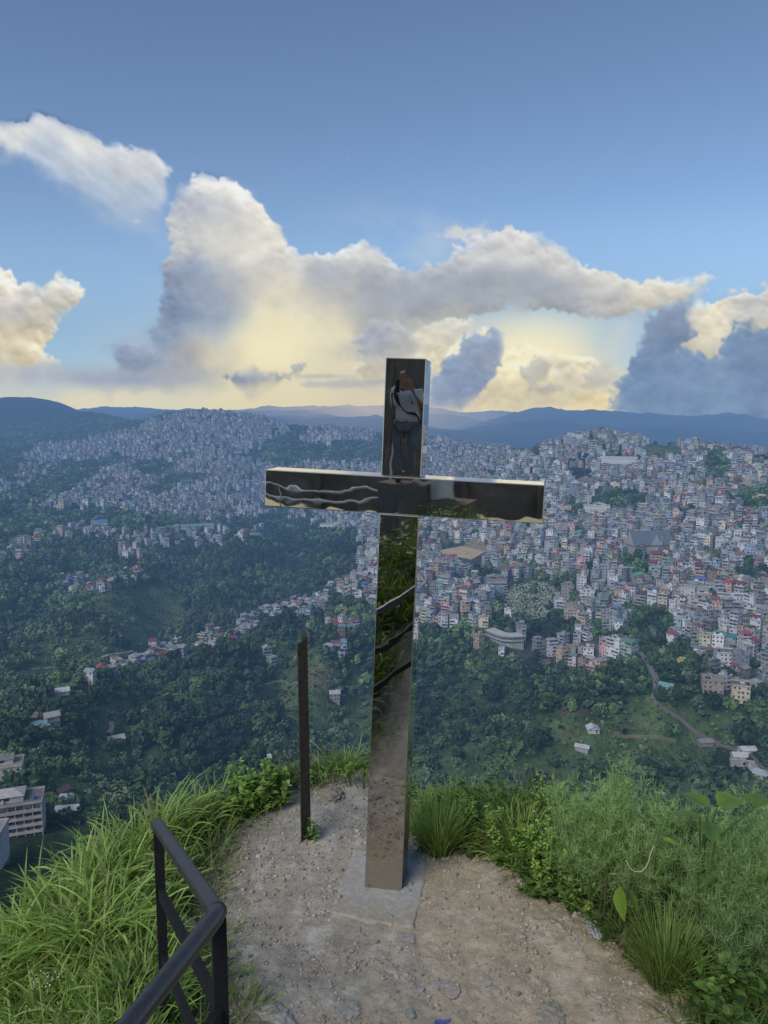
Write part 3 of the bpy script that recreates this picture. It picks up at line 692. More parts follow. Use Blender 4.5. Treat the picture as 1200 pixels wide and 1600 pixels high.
# ---- landmark buildings, each stood on the ground point under it
occupied = []
def face_cam(p, off=0.0): return math.atan2(p.x, p.y) * -1 + R(off)
def landmark(px, py, w, d, n, wc, roof, rc, off, label, cat='building', name='building', wins=40, sh=3.0, seed=0, faces='fst', sink=.6, plinth=10, veranda=False):
    p = hit(px, py); rg = np.random.default_rng(1000 + seed + int(px))
    root = empty(name, (p.x, p.y, p.z - sink), face_cam(p, off)); tag(root, label, cat)
    b = MB(); H = walls_geo(b, w, d, n, wc, rg, None, 0, windows=False, sh=sh, plinth=plinth, veranda=veranda)
    wall = b.build('wall', m_house, root)
    b = MB(); roof_geo(b, w, d, H, roof, rc, wc, rg); b.build('roof', m_house, root)
    if wins: put_windows(root, wall, w, d, n, sh, rg, wins, faces)
    occupied.append((p.x, p.y, max(w, d) * .62 + 5)); return root, wall, p, H
W_, C_, G_ = (.66,.67,.68), (.58,.52,.40), (.30,.30,.30)
landmark(1130, 1052, 14, 12, 6, W_, 'flat', (.3,.3,.3), 14, 'tall white six-storey block with a flat roof at the lower edge of the city', 'apartment block', 'apartment_block', 60, seed=1)
landmark(1112, 1078, 13, 11, 3, (.34,.30,.27), 'flat', (.3,.3,.3), 10, 'brown grey stilted house stepping down below the tall white block', 'house', 'house', 24, seed=2)
landmark(1156, 1094, 11, 10, 4, C_, 'flat', (.3,.3,.3), 6, 'cream four-storey house standing lowest on the wooded slope below the white block', 'house', 'house', 40, seed=3)
landmark(1157, 1050, 12, 11, 5, (.20,.23,.28), 'flat', (.3,.3,.3), -6, 'dark slate-blue house adjoining the tall white block', 'house', 'house', 40, seed=4)
landmark(1143, 946, 24, 13, 3, (.72,.73,.76), 'flat', (.4,.4,.42), 6, 'wide bright white three-storey building with a flat roof on the city slope', 'building', 'building', 50, sh=3.3, seed=5)
landmark(1134, 1002, 19, 9, 2, (.40,.46,.48), 'gable', (.06,.22,.26), -24, 'long two-storey building under a teal gabled roof right of the road', 'school', 'school_building', 30, seed=6)
landmark(1069, 1036, 8, 7, 1, (.62,.58,.06), 'flat', (.3,.3,.3), -14, 'small bright yellow house above the winding road', 'house', 'house', 6, seed=7)
landmark(1097, 945, 13, 11, 4, C_, 'flat', (.3,.3,.3), 12, 'cream four-storey block with rows of dark windows in the middle of the city', 'apartment block', 'apartment_block', 40, seed=8)
landmark(908, 925, 8.5, 9, 6, (.70,.71,.72), 'flat', (.35,.35,.35), 10, 'slim white tower house left of centre in the city above the graveyard', 'apartment block', 'apartment_block', 40, seed=9)
landmark(844, 886, 10, 11, 4, (.66,.67,.68), 'cross', (.45,.45,.46), 20, 'white gable-fronted hall in the city just beyond the sports ground', 'hall', 'hall', 30, seed=10)
landmark(1002, 912, 17, 12, 3, (.38,.40,.38), 'cross', (.12,.34,.26), 16, 'cream hall with a sea-green gabled roof in the city', 'hall', 'hall', 30, seed=11)
landmark(886, 936, 12, 11, 5, (.36,.33,.30), 'flat', (.3,.3,.3), 4, 'brown five-storey block beside the dark trees and the graveyard', 'apartment block', 'apartment_block', 30, seed=12)
landmark(890, 968, 11, 10, 5, (.40,.36,.31), 'flat', (.3,.3,.3), 4, 'tan five-storey block standing at the foot of the graveyard slope', 'apartment block', 'apartment_block', 30, seed=13)
landmark(705, 878, 14, 10, 2, (.45,.45,.55), 'flat', (.45,.07,.12), 14, 'lilac pavilion with a crimson roof at the near side of the sports ground', 'pavilion', 'pavilion', 14, seed=14)
landmark(676, 852, 14, 13, 2, (.7,.71,.71), 'cross', (.35,.5,.42), -20, 'white gabled church left of the sandy sports ground', 'church', 'church', 8, seed=15)
landmark(932, 800, 34, 14, 3, (.62,.62,.56), 'flat', (.3,.3,.3), 8, 'long cream three-storey building with a pale roof by a dark grove', 'building', 'building', 0, seed=16)
landmark(968, 724, 56, 16, 2, (.60,.61,.60), 'gable', (.45,.46,.48), -8, 'very long low white building high on the right hand hill', 'building', 'building', 0, sh=4, seed=17)
landmark(909, 690, 24, 14, 4, (.66,.67,.68), 'flat', (.4,.4,.4), 4, 'white four-storey block on the summit of the right hand hill', 'apartment block', 'apartment_block', 0, seed=18)
landmark(1183, 738, 24, 14, 4, (.6,.61,.62), 'cross', (.5,.52,.55), -6, 'big white gabled hall near the right end of the hilltop', 'hall', 'hall', 0, seed=19)
landmark(997, 712, 12, 10, 4, (.42,.42,.42), 'flat', (.3,.3,.3), 4, 'grey block beside the long white building on the hill', 'apartment block', 'apartment_block', 0, seed=20)
landmark(798, 742, 16, 14, 6, (.60,.63,.66), 'cross', (.55,.56,.56), 4, 'tall pale round-topped block above the right arm of the cross', 'apartment block', 'apartment_block', 0, seed=21)
landmark(1187, 784, 18, 10, 2, (.55,.46,.18), 'flat', (.5,.45,.3), 0, 'yellow long building beside the grove at the right edge', 'building', 'building', 0, seed=22)
landmark(372, 798, 30, 18, 3, (.62,.63,.64), 'flat', (.4,.4,.4), 6, 'white church hall with a thin white spire on the far left slope', 'church', 'church', 0, seed=23)
landmark(295, 828, 86, 18, 2, (.50,.50,.42), 'gable', (.20,.30,.27), 8, 'very long low school building with a green roof among trees on the left', 'school', 'school_building', 0, sh=4, seed=24)
landmark(155, 821, 24, 16, 2, (.55,.58,.62), 'gable', (.10,.22,.50), 10, 'white building with a bright blue roof on the left slope', 'building', 'building', 0, sh=3.5, seed=25)
landmark(514, 828, 34, 16, 4, (.68,.69,.70), 'flat', (.4,.4,.4), -10, 'white four-storey slab below the left arm of the cross', 'building', 'building', 0, seed=26)
landmark(390, 842, 36, 14, 2, (.5,.5,.44), 'gable', (.22,.32,.26), 6, 'long green-roofed building at the crest of the forest hill', 'school', 'school_building', 0, sh=3.5, seed=27)
landmark(652, 896, 0.1 + 12, 10, 4, (.40,.40,.42), 'flat', (.3,.3,.3), 0, 'grey block just right of the shaft of the cross', 'apartment block', 'apartment_block', 0, seed=28)
landmark(774, 921, 22, 14, 4, (.36,.35,.36), 'flat', (.3,.3,.3), 10, 'broad grey unfinished block with open floors below the sports ground', 'building', 'building', 0, seed=29, veranda=True)
landmark(931, 861, 15, 12, 4, (.10,.12,.16), 'flat', (.3,.3,.3), 4, 'dark glass-fronted block left of the big grey church', 'building', 'building', 0, seed=30)
landmark(905, 842, 22, 20, 2, (.55,.53,.42), 'hip', (.14,.28,.29), 0, 'cream hall with a wide teal hipped roof behind the city blocks', 'hall', 'hall', 0, sh=3.5, seed=31)
# the apartment blocks under the lookout on the left
landmark(24, 1300, 21, 12, 5, (.44,.43,.42), 'flat', (.42,.42,.42), -8, 'big bare concrete block with a pale flat roof down on the left', 'apartment block', 'apartment_block', 70, sh=2.8, seed=40, faces='fs', veranda=True)
landmark(4, 1228, 19, 12, 4, (.52,.50,.43), 'flat', (.2,.2,.2), -8, 'cream block with a rubble-strewn roof behind the big concrete block', 'apartment block', 'apartment_block', 50, seed=41, faces='fs')
landmark(-44, 1352, 20, 12, 4, (.45,.45,.46), 'flat', (.4,.4,.4), -20, 'lowest concrete block cut by the left edge of the photo', 'apartment block', 'apartment_block', 20, seed=42, faces='fs')
landmark(106, 1271, 9.5, 7, 1, (.42,.38,.32), 'gable', (.50,.52,.58), -14, 'small hut with a pale silver sheet roof, the lower of two', 'hut', 'hut', 4, seed=43)
landmark(99, 1252, 7, 6, 1, (.25,.24,.22), 'gable', (.46,.48,.54), -14, 'small hut with a pale silver sheet roof, the upper of two', 'hut', 'hut', 2, seed=44)
landmark(66, 1254, 7, 6, 1, (.22,.18,.17), 'gable', (.16,.07,.07), 25, 'small maroon-roofed shed beside the big concrete block', 'shed', 'shed', 2, seed=45)
landmark(98, 1240, 6, 5, 1, (.2,.2,.2), 'gable', (.10,.07,.07), 35, 'dark brown shed behind the two silver-roofed huts', 'shed', 'shed', 0, seed=46)
landmark(61, 1136, 8.5, 6, 1, (.50,.52,.55), 'gable', (.16,.30,.36), -6, 'low white cottage with a teal roof among the trees on the left', 'cottage', 'cottage', 4, seed=47)
landmark(81, 1129, 8, 7, 2, (.30,.28,.27), 'gable', (.35,.34,.34), 10, 'grey two-storey farmhouse next to the teal-roofed cottage', 'house', 'house', 8, seed=48)
landmark(181, 1157, 10, 8, 1, (.34,.34,.34), 'gable', (.50,.50,.50), 10, 'farmhouse with a patched pale roof in the small clearing', 'farmhouse', 'farmhouse', 5, seed=49)
landmark(92, 1084, 12, 7, 1, (.4,.4,.4), 'gable', (.50,.51,.52), 4, 'long pale-roofed shed on the meadow edge at left', 'shed', 'shed', 0, seed=50)
landmark(59, 1206, 5, 4, 1, (.4,.4,.4), 'gable', (.6,.62,.62), 4, 'tiny hut with a bright white roof deep in the trees', 'hut', 'hut', 0, seed=51)
landmark(413, 1189, 7, 5, 1, (.4,.4,.4), 'gable', (.58,.60,.64), 14, 'small white-roofed hut seen just over the leafy bush', 'hut', 'hut', 0, seed=52)
landmark(523, 1090, 8, 7, 2, (.32,.32,.32), 'gable', (.40,.42,.44), 4, 'lonely grey house on the grassy spur between post and cross', 'house', 'house', 6, seed=53)
landmark(1041, 1076, 9, 7, 1, (.50,.55,.58), 'gable', (.16,.34,.34), -14, 'white cottage with a teal roof right of the winding road', 'cottage', 'cottage', 5, seed=54)
landmark(926, 1142, 7, 6, 1, (.55,.56,.58), 'cross', (.50,.52,.55), 18, 'white farm hut alone on the green slope below the city', 'hut', 'hut', 3, seed=55)
landmark(910, 1171, 8, 5, 1, (.34,.35,.36), 'gable', (.46,.48,.52), -12, 'lone grey-roofed shed on the bushy slope', 'shed', 'shed', 0, seed=56)
landmark(1165, 1202, 16, 10, 1, (.42,.40,.37), 'flat', (.4,.4,.4), 8, 'half-built concrete house beside the road at the lower right', 'house', 'house', 10, seed=57)
landmark(1186, 1212, 11, 8, 1, (.40,.42,.44), 'hip', (.34,.40,.44), -16, 'grey hip-roofed house nearest the road at the lower right', 'house', 'house', 6, seed=58)
landmark(1156, 1186, 9, 7, 1, (.45,.45,.46), 'gable', (.50,.52,.54), 20, 'pale-roofed house behind the half-built house at the lower right', 'house', 'house', 4, seed=59)
landmark(1167, 1176, 9, 7, 1, (.5,.5,.5), 'gable', (.52,.54,.56), 30, 'topmost pale-roofed house of the lower right roadside cluster', 'house', 'house', 4, seed=60)
landmark(1101, 1163, 9, 6, 1, (.25,.24,.24), 'gable', (.25,.24,.25), 30, 'dark shed under trees beside the road', 'shed', 'shed', 0, seed=61)
landmark(852, 1036, 7, 6, 1, (.5,.5,.5), 'gable', (.20,.09,.08), 30, 'reddish shed at the wooded edge of the city', 'shed', 'shed', 0, seed=62)

# church with a grey-blue roof in the middle of the city
p = hit(1014, 862); D = math.hypot(p.x, p.y); k = D / F
root = tag(empty('church', (p.x, p.y, p.z - 1), face_cam(p, 28)), 'large grey church with steep slate-blue gabled roofs amid the city houses', 'church')
b = MB(); b.box(-30*k, 30*k, -13*k, 13*k, -10, 13*k, (.40,.37,.32))
b.box(-7*k, 7*k, -19*k, -13*k, -10, 15*k, (.42,.40,.36)); b.build('wall', m_house, root)
b = MB(); P = np.array([[-32,-15,12.6],[32,-15,12.6],[32,15,12.6],[-32,15,12.6],[-32,0,33],[32,0,33]]) * k
b.add(P, [[0,1,5,4],[2,3,4,5],[3,2,1,0]], (.14,.16,.21)); b.add(P, [[1,2,5],[3,0,4]], (.40,.37,.33))
P = np.array([[-9,-21,14],[9,-21,14],[9,0,14],[-9,0,14],[0,-21,30],[0,0,30]]) * k
b.add(P, [[0,4,5,3],[1,2,5,4]], (.15,.17,.22)); b.add(P, [[0,1,4]], (.36,.38,.38)); b.build('roof', m_house, root)
b = MB(); b.tube([(11*k, -16*k, 0), (11*k, -16*k, 26*k)], [.9*k, .3*k], 8, (.6,.62,.62)); b.build('spire', m_house, root)
occupied.append((p.x, p.y, 36 * k))
# spire of the far white church
p = hit(374, 798); b = MB(); b.box(-1.6, 1.6, -1.6, 1.6, 0, 16, (.68,.69,.7)); b.tube([(0, 0, 16), (0, 0, 26)], [1.5, .1], 8, (.7,.71,.72))
ch = [o for o in bpy.data.objects if o.get('label', '').startswith('white church hall')][0]
o = b.build('spire', m_house, ch); o.location = (4, -10, 0)
# the curved long row on the wooded shelf
pc = [hit(x, y) for x, y in ((758, 992), (770, 1002), (784, 1009), (800, 1012), (818, 1015))]
root = tag(empty('terrace_building', pc[2]), 'long curved row building with a pale bent roof on a wooded shelf', 'building')
b = MB(); rb = MB()
pts = np.array([[q.x, q.y, max(q.z, pc[2].z - 4)] for q in pc]) - np.array(pc[2]); zb = pts[:, 2].max()
for a, c in zip(pts[:-1], pts[1:]):
    dv = (c - a)[:2]; n_ = np.array([dv[1], -dv[0]]); n_ = n_ / np.linalg.norm(n_) * 8
    V = [[a[0], a[1], -9], [c[0], c[1], -9], [c[0]-n_[0], c[1]-n_[1], -9], [a[0]-n_[0], a[1]-n_[1], -9]]; V += [[v[0], v[1], zb + 4.5] for v in V]
    b.add(V, [[0,1,5,4],[1,2,6,5],[2,3,7,6],[3,0,4,7]], (.36,.36,.34))
    rb.add([[a[0]+n_[0]*.1, a[1]+n_[1]*.1, zb+4.5], [c[0]+n_[0]*.1, c[1]+n_[1]*.1, zb+4.5], [c[0]-n_[0]*1.1, c[1]-n_[1]*1.1, zb+5.6], [a[0]-n_[0]*1.1, a[1]-n_[1]*1.1, zb+5.6]], [[0,1,2,3]], (.46,.46,.45))
    for t in np.linspace(.1, .9, 5):
        q = a[:2] + dv * t + n_ * .006
        for z in (-1.5, 1.8):
            e = dv / np.linalg.norm(dv) * .8
            b.add([[q[0]-e[0], q[1]-e[1], zb+z], [q[0]+e[0], q[1]+e[1], zb+z], [q[0]+e[0], q[1]+e[1], zb+z+1.4], [q[0]-e[0], q[1]-e[1], zb+z+1.4]], [[0,1,2,3]], DARK)
b.build('wall', m_house, root); rb.build('roof', m_house, root)
for q in pc: occupied.append((q.x, q.y, 11))

# sports ground with its stepped stand
m_flat, nt, out = newmat('bare_earth'); wp = wpos(nt)
nt.links.new(painted_haze(nt, principled(nt, mixc(nt, 1.0, attr(nt), ramp(nt, noise(nt, wp, .12, 5), [(.3, .8), (.7, 1.15)]), 'MULTIPLY'), .95, spec=.1)), out.inputs[0])
c4 = FIELD; zf = FIELD_Z
b = MB(); V = [[q.x, q.y, zf] for q in c4] + [[q.x, q.y, zf - 16] for q in c4]
b.add(V, [[0,3,2,1]], (.52,.41,.25)); b.add(V, [[0,1,5,4],[1,2,6,5],[2,3,7,6],[3,0,4,7]], (.22,.20,.17))
tag(b.build('sports_field', m_flat), kind='structure'); occupied.append((sum(q.x for q in c4)/4, sum(q.y for q in c4)/4, 40))
A_, B_ = np.array(c4[1]), np.array(c4[2]); root = tag(empty('grandstand', ((A_ + B_) / 2).tolist()), 'brown stepped stand along the far side of the sandy sports ground', 'grandstand')
b = MB(); e = (B_ - A_)[:2]; L_ = np.linalg.norm(e); e /= L_; nn = np.array([-e[1], e[0]])
for i in range(6):
    q0 = -L_/2; y0 = 3 + i * 2.2
    P = np.array([[q0, y0, 0], [-q0, y0, 0], [-q0, y0 + 2.2, 0], [q0, y0 + 2.2, 0]])
    V = np.array([[e[0]*u + nn[0]*v_, e[1]*u + nn[1]*v_, z] for z in (-6, 1.2 + i * 1.3) for u, v_, _ in P]); V[:, 2] += zf - (A_[2] + B_[2]) / 2
    b.add(V, [[0,1,5,4],[1,2,6,5],[2,3,7,6],[3,0,4,7],[4,5,6,7]], (.24,.19,.14) if i % 2 else (.32,.26,.19))
b.build('seating_step', m_flat, root)

# ---- houses scattered over the town ground
cand = []
def jitter(x0, x1, y0, y1, s):
    gx, gy = np.meshgrid(np.arange(x0, x1, s), np.arange(y0, y1, s))
    gx = gx + rng.uniform(-.33, .33, gx.shape) * s + (np.arange(gx.shape[0]) % 2)[:, None] * s * .5; gy = gy + rng.uniform(-.33, .33, gy.shape) * s
    return gx.ravel(), gy.ravel()
def visible_pts(x, y, slack, pxm=60):
    z, hid = terr(x, y, 'vis'); px, py, d = project(x, y, z)
    return z, px, py, (hid < slack) & (px > -pxm) & (px < 1200 + pxm) & (py < 1330)
for (d0, d1, s) in ((300, 1000, 9.3), (1000, 1600, 9.8), (1600, 2200, 11.2), (2200, 3200, 12.8)):
    x, y = jitter(-1700, 1400, 250, 3200, s); dd = np.hypot(x, y); k = (dd >= d0) & (dd < d1) & (np.abs(np.arctan2(x, y)) < R(31)); x, y = x[k], y[k]
    z, px, py, ok = visible_pts(x, y, 9)
    tm = town_mask(px, py); ok &= rng.random(len(x)) < tm
    for i in np.nonzero(ok)[0]: cand.append((x[i], y[i], z[i], px[i], py[i]))
cand = np.array(cand)
oc = np.array(occupied)
keep = np.ones(len(cand), bool)
for (ox, oy, orad) in oc: keep &= (cand[:, 0] - ox) ** 2 + (cand[:, 1] - oy) ** 2 > orad ** 2
ROADS = [([(935,1000),(985,1000),(1004,1024),(1016,1045),(1024,1060),(1026,1078),(1020,1096)], 4.2, (.17,.165,.155)), ([(1020,1096),(1034,1106),(1062,1122),(1090,1146),(1120,1162),(1150,1172),(1172,1180),(1186,1196),(1215,1222)], 2.2, (.16,.155,.14)),
         ([(38,1046),(80,1044),(120,1040),(148,1032),(170,1024),(200,1020),(240,1019)], 4, (.30,.28,.23)),
         ([(168,1150),(176,1140),(172,1130)], 3, (.32,.25,.17)), ([(50,1126),(62,1112),(66,1100)], 4, (.26,.19,.13)),
         ([(950,1145),(990,1152),(1030,1152),(1060,1158)], 2.5, (.20,.19,.12)), ([(400,1075),(440,1062),(470,1075)], 2, (.2,.18,.12))]
road_d = np.full(len(cand), 1e9)
for pts, w_, c_ in ROADS[:3]: road_d = np.minimum(road_d, line_d(cand[:, 3], cand[:, 4], pts))
keep &= road_d > 8
keep &= poly_sd(cand[:, 3], cand[:, 4], [(668,866),(720,848),(768,858),(764,872),(740,890),(700,888)]) < 0
keep &= poly_sd(cand[:, 0], cand[:, 1], [tuple(q)[:2] for q in FIELD]) < -7
cand = cand[keep]
dist = np.hypot(cand[:, 0], cand[:, 1])
order = np.argsort(dist); cand = cand[order]; dist = dist[order]
print('houses', len(cand))
eps = 4.0
gx = (terr(cand[:, 0] + eps, cand[:, 1]) - terr(cand[:, 0] - eps, cand[:, 1])); gy = (terr(cand[:, 0], cand[:, 1] + eps) - terr(cand[:, 0], cand[:, 1] - eps))
AREAS = [(190,1045,'low on the spur village'), (335,1005,'beside the bare patch on the spur'), (415,968,'mid spur village'), (490,948,'on the spur behind the rusty post'), (525,1000,'between post and cross'), (575,905,'high on the spur left of the cross'),
 (690,955,'just right of the shaft'), (780,1000,'near the curved row building'), (790,930,'below the sports ground'), (870,1025,'at the edge under the graveyard'), (850,900,'above the graveyard'), (930,1045,'low down left of the road'), (950,970,'between the graveyard and the road'), (1020,960,'straight above the winding road'), (1070,1010,'right of the winding road'), (1140,1030,'around the tall white block'), (1190,1040,'at the lower right city edge'), (1190,960,'by the long teal roof'), (1110,900,'above the wide white building'), (1000,890,'below the grey church'),
 (20,870,'in the far left hamlet'), (10,1000,'at the left edge of the valley'), (200,880,'in the left hamlet')]
NUM = {1: 'one', 2: 'two', 3: 'three', 4: 'four', 5: 'five', 6: 'six'}
ORD = ['leftmost', 'second from left', 'third from left', 'fourth from left', 'fifth from left', 'sixth from left', 'seventh from left', 'eighth from left', 'ninth from left', 'tenth from left']
indiv = []; far = MB(); nind = 0
for i, (x, y, z, px, py) in enumerate(cand):
    rg = np.random.default_rng(5000 + i); D = dist[i]
    spur = px < 610 and py > 880
    ci = rg.choice(len(WALLS), p=WP); wname, wc = WALLS[ci]; wc = np.minimum(np.array(wc) * rg.uniform(.78, 1.42), .74)
    n = int(rg.choice([2, 3, 4, 5, 6], p=[.16, .34, .28, .16, .06])) if not spur else int(rg.choice([1, 2, 3], p=[.35, .45, .2]))
    w = rg.uniform(4.8, 9.2); d = rg.uniform(5.5, 8.5)
    if rg.random() < .10 and not spur: w *= 1.4; d *= 1.15; n = min(n + 1, 6)
    kind = rg.choice(['flat', 'gable', 'cross', 'hip'], p=[.55, .22, .13, .10] if not spur else [.2, .45, .2, .15])
    ri = rg.choice(len(ROOFS), p=RP); rname, rc = ROOFS[ri]; rc = np.array(rc) * rg.uniform(.8, 1.15); rc = rc * .8 + rc.mean() * .2
    g = math.atan2(-gx[i], -gy[i]); down = math.hypot(gx[i], gy[i])
    yaw = math.pi - g if down > .3 else -math.atan2(x, y)
    toc = -math.atan2(x, y); dy_ = (yaw - toc + math.pi) % (2 * math.pi) - math.pi
    yaw = toc + max(-.9, min(.9, dy_)) * .7 + rg.normal(0, .34)
    visible = -10 < px < 1210 and py < 1225 and not (575 < px < 660 and py > 800)
    if nind < 236 and visible and D < 1600:
        nind += 1
        root = empty('house', (x, y, z + .2), yaw)
        b = MB(); big = nind <= 26
        H = walls_geo(b, w, d, n, wc, rg, None, 0, windows=not big); wall = b.build('wall', m_house, root)
        if big: put_windows(root, wall, w, d, n, 3.0, rg, 24, 'fst')
        b = MB(); roof_geo(b, w, d, H, kind, rc, wc, rg); b.build('roof', m_house, root)
        ar = min(AREAS, key=lambda a: (a[0] - px) ** 2 + ((a[1] - py) * 1.3) ** 2)[2]
        rt = 'flat-roofed' if kind == 'flat' else rname + '-roofed'
        indiv.append((root, px, f'{wname} {NUM[n]}-storey {rt} house', ar))
    else:
        M = Matrix.Translation((x, y, z + .2)) @ Matrix.Rotation(yaw, 4, 'Z')
        lod = 1 if D < 1500 else 2
        H = walls_geo(far, w, d, n, wc, rg, M, lod); roof_geo(far, w, d, H, kind, rc, wc, rg, M, lod)
groups = {}
for it in indiv: groups.setdefault((it[2], it[3]), []).append(it)
for (a, ar), its in groups.items():
    its.sort(key=lambda t: t[1])
    for k, it in enumerate(its):
        lab = f'{a} {ar}' + ('' if len(its) == 1 else (', ' + (ORD[k] if k < len(ORD) - 1 else 'rightmost')))
        tag(it[0], lab, 'house', 'houses on the near slopes of the hill city')
tag(far.build('hill_city_houses', m_house), 'thousands of small pale houses packed over the far city hills', 'houses', kind='stuff')

# graveyard stones (nobody could count them from here)
x, y = jitter(100, 330, 700, 900, 2.4); z, px, py, ok = visible_pts(x, y, 3)
e = ((px - 832) / 46) ** 2 + ((py - 938) / 30) ** 2; ok &= (e < 1) & (rng.random(len(x)) < .75)
b = MB()
for i in np.nonzero(ok)[0]:
    s_ = rng.uniform(.5, 1.0); q = rng.uniform(.3, .62)
    b.box(-s_*.6, s_*.6, -s_, s_, -.6, rng.uniform(.3, .9), (q, q, q*.97), Matrix.Translation((x[i], y[i], z[i])) @ Matrix.Rotation(rng.uniform(0, 3), 4, 'Z'))
tag(b.build('gravestones', m_house), 'pale gravestones strewn over the open green slope inside the city', 'graveyard', kind='stuff')

# roads draped on the slopes
for pts, w_, c_ in ROADS:
    q = []
    for (a, c) in zip(pts[:-1], pts[1:]):
        for t in np.linspace(0, 1, 7, endpoint=False): q.append((a[0] + (c[0]-a[0]) * t, a[1] + (c[1]-a[1]) * t))
    q.append(pts[-1]); P = np.array([list(hit(*p)) for p in q])
    P = np.array([P[max(0, i-2):i+3].mean(0) for i in range(len(P))])
    dv = np.gradient(P, axis=0)[:, :2]; dv /= np.linalg.norm(dv, axis=1)[:, None] + 1e-9; nn = np.stack([-dv[:, 1], dv[:, 0]], 1)
    zz = np.maximum(terr(P[:, 0], P[:, 1]), np.maximum(terr(P[:, 0] + nn[:, 0]*w_/2, P[:, 1] + nn[:, 1]*w_/2), terr(P[:, 0] - nn[:, 0]*w_/2, P[:, 1] - nn[:, 1]*w_/2))) + .6
    V = []
    for i in range(len(P)):
        for s_, dz in ((-1, -2.5), (-.98, 0), (.98, 0), (1, -2.5)): V.append([P[i, 0] + nn[i, 0]*s_*w_/2, P[i, 1] + nn[i, 1]*s_*w_/2, zz[i] + dz])
    b = MB(); b.add(V, grid_faces(len(P), 4), c_); tag(b.build('road', m_flat, smooth=False), kind='structure')

# ------------------------------------------------------------------ the woods
m_fol, nt, out = newmat('wood_foliage')
oi = nt.nodes.new('ShaderNodeObjectInfo')
fc = mixc(nt, 1.0, attr(nt), ramp(nt, oi.outputs['Random'], [(0, .7), (1, 1.4)]), 'MULTIPLY')
nt.links.new(painted_haze(nt, principled(nt, fc, .9, spec=.12)), out.inputs[0])
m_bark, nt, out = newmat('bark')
nt.links.new(painted_haze(nt, principled(nt, (.09, .075, .06), .95, spec=.1)), out.inputs[0])
def crown_template(seed, nq, qs, core=1, tall=1.0, lob=5):
    rg = np.random.default_rng(seed); V = []; Fq = []; cc = []
    cs = rg.normal(0, .38, (lob, 3)); cs[:, 2] *= .7; rs = rg.uniform(.48, .75, lob)
    iv, fi = ico(core)
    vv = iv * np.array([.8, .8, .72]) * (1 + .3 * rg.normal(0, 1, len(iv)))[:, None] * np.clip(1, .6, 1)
    nv = len(vv)
    k = rg.integers(0, lob, nq)
    dirs = rg.normal(0, 1, (nq, 3)); dirs[:, 2] = np.abs(dirs[:, 2]) * 1.0 - .35; dirs /= np.linalg.norm(dirs, axis=1)[:, None]
    pos = cs[k] + dirs * rs[k][:, None] * rg.uniform(.85, 1.1, nq)[:, None]
    nrm = dirs + rg.normal(0, .45, (nq, 3)); nrm /= np.linalg.norm(nrm, axis=1)[:, None]
    t = np.cross(nrm, rg.normal(0, 1, (nq, 3))); t /= np.linalg.norm(t, axis=1)[:, None]; bt = np.cross(nrm, t)
    s = qs * rg.uniform(.6, 1.25, nq)[:, None]
    q = np.stack([pos - t*s - bt*s*.6, pos + t*s*.7 - bt*s, pos + t*s + bt*s*.7, pos - t*s*.6 + bt*s], 1).reshape(-1, 3)
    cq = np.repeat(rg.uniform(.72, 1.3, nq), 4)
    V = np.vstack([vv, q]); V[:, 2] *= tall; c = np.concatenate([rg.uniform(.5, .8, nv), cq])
    return V, fi, np.arange(nq * 4).reshape(-1, 4) + nv, c
TREE_COLS = np.array([(.048,.090,.038), (.036,.070,.037), (.074,.126,.046), (.058,.090,.054), (.092,.126,.062), (.033,.058,.038)])
WOODTONE = [(400,1090,130,70,-1.2),(700,1120,80,70,-1.1),(330,960,150,70,-1.0),(1080,1225,110,45,-1.1),(862,985,50,30,-1.4),(450,860,140,40,-1.2),(820,1110,50,50,-.7),(140,1200,110,60,1.0),(40,1050,60,70,.8),(980,1170,100,50,1.0),(560,1060,50,90,.8),(200,960,90,50,1.0),(770,1200,60,40,.8),(620,1150,40,60,-.6)]  # ravine shade and bright slopes painted into tree colours, besides real canopy tone
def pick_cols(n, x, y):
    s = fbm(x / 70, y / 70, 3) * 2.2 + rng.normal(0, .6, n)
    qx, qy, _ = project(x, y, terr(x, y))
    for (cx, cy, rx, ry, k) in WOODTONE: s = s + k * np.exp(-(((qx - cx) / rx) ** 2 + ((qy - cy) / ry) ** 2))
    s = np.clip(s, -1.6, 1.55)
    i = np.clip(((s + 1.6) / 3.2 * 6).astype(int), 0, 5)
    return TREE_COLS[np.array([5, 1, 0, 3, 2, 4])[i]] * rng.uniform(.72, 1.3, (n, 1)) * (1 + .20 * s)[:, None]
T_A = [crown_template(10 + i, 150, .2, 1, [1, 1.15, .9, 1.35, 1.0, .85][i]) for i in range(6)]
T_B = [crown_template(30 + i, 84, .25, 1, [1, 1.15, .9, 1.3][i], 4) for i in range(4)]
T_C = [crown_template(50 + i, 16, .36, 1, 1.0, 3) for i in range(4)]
T_D = [crown_template(70 + i, 5, .55, 0, .9, 3) for i in range(4)]
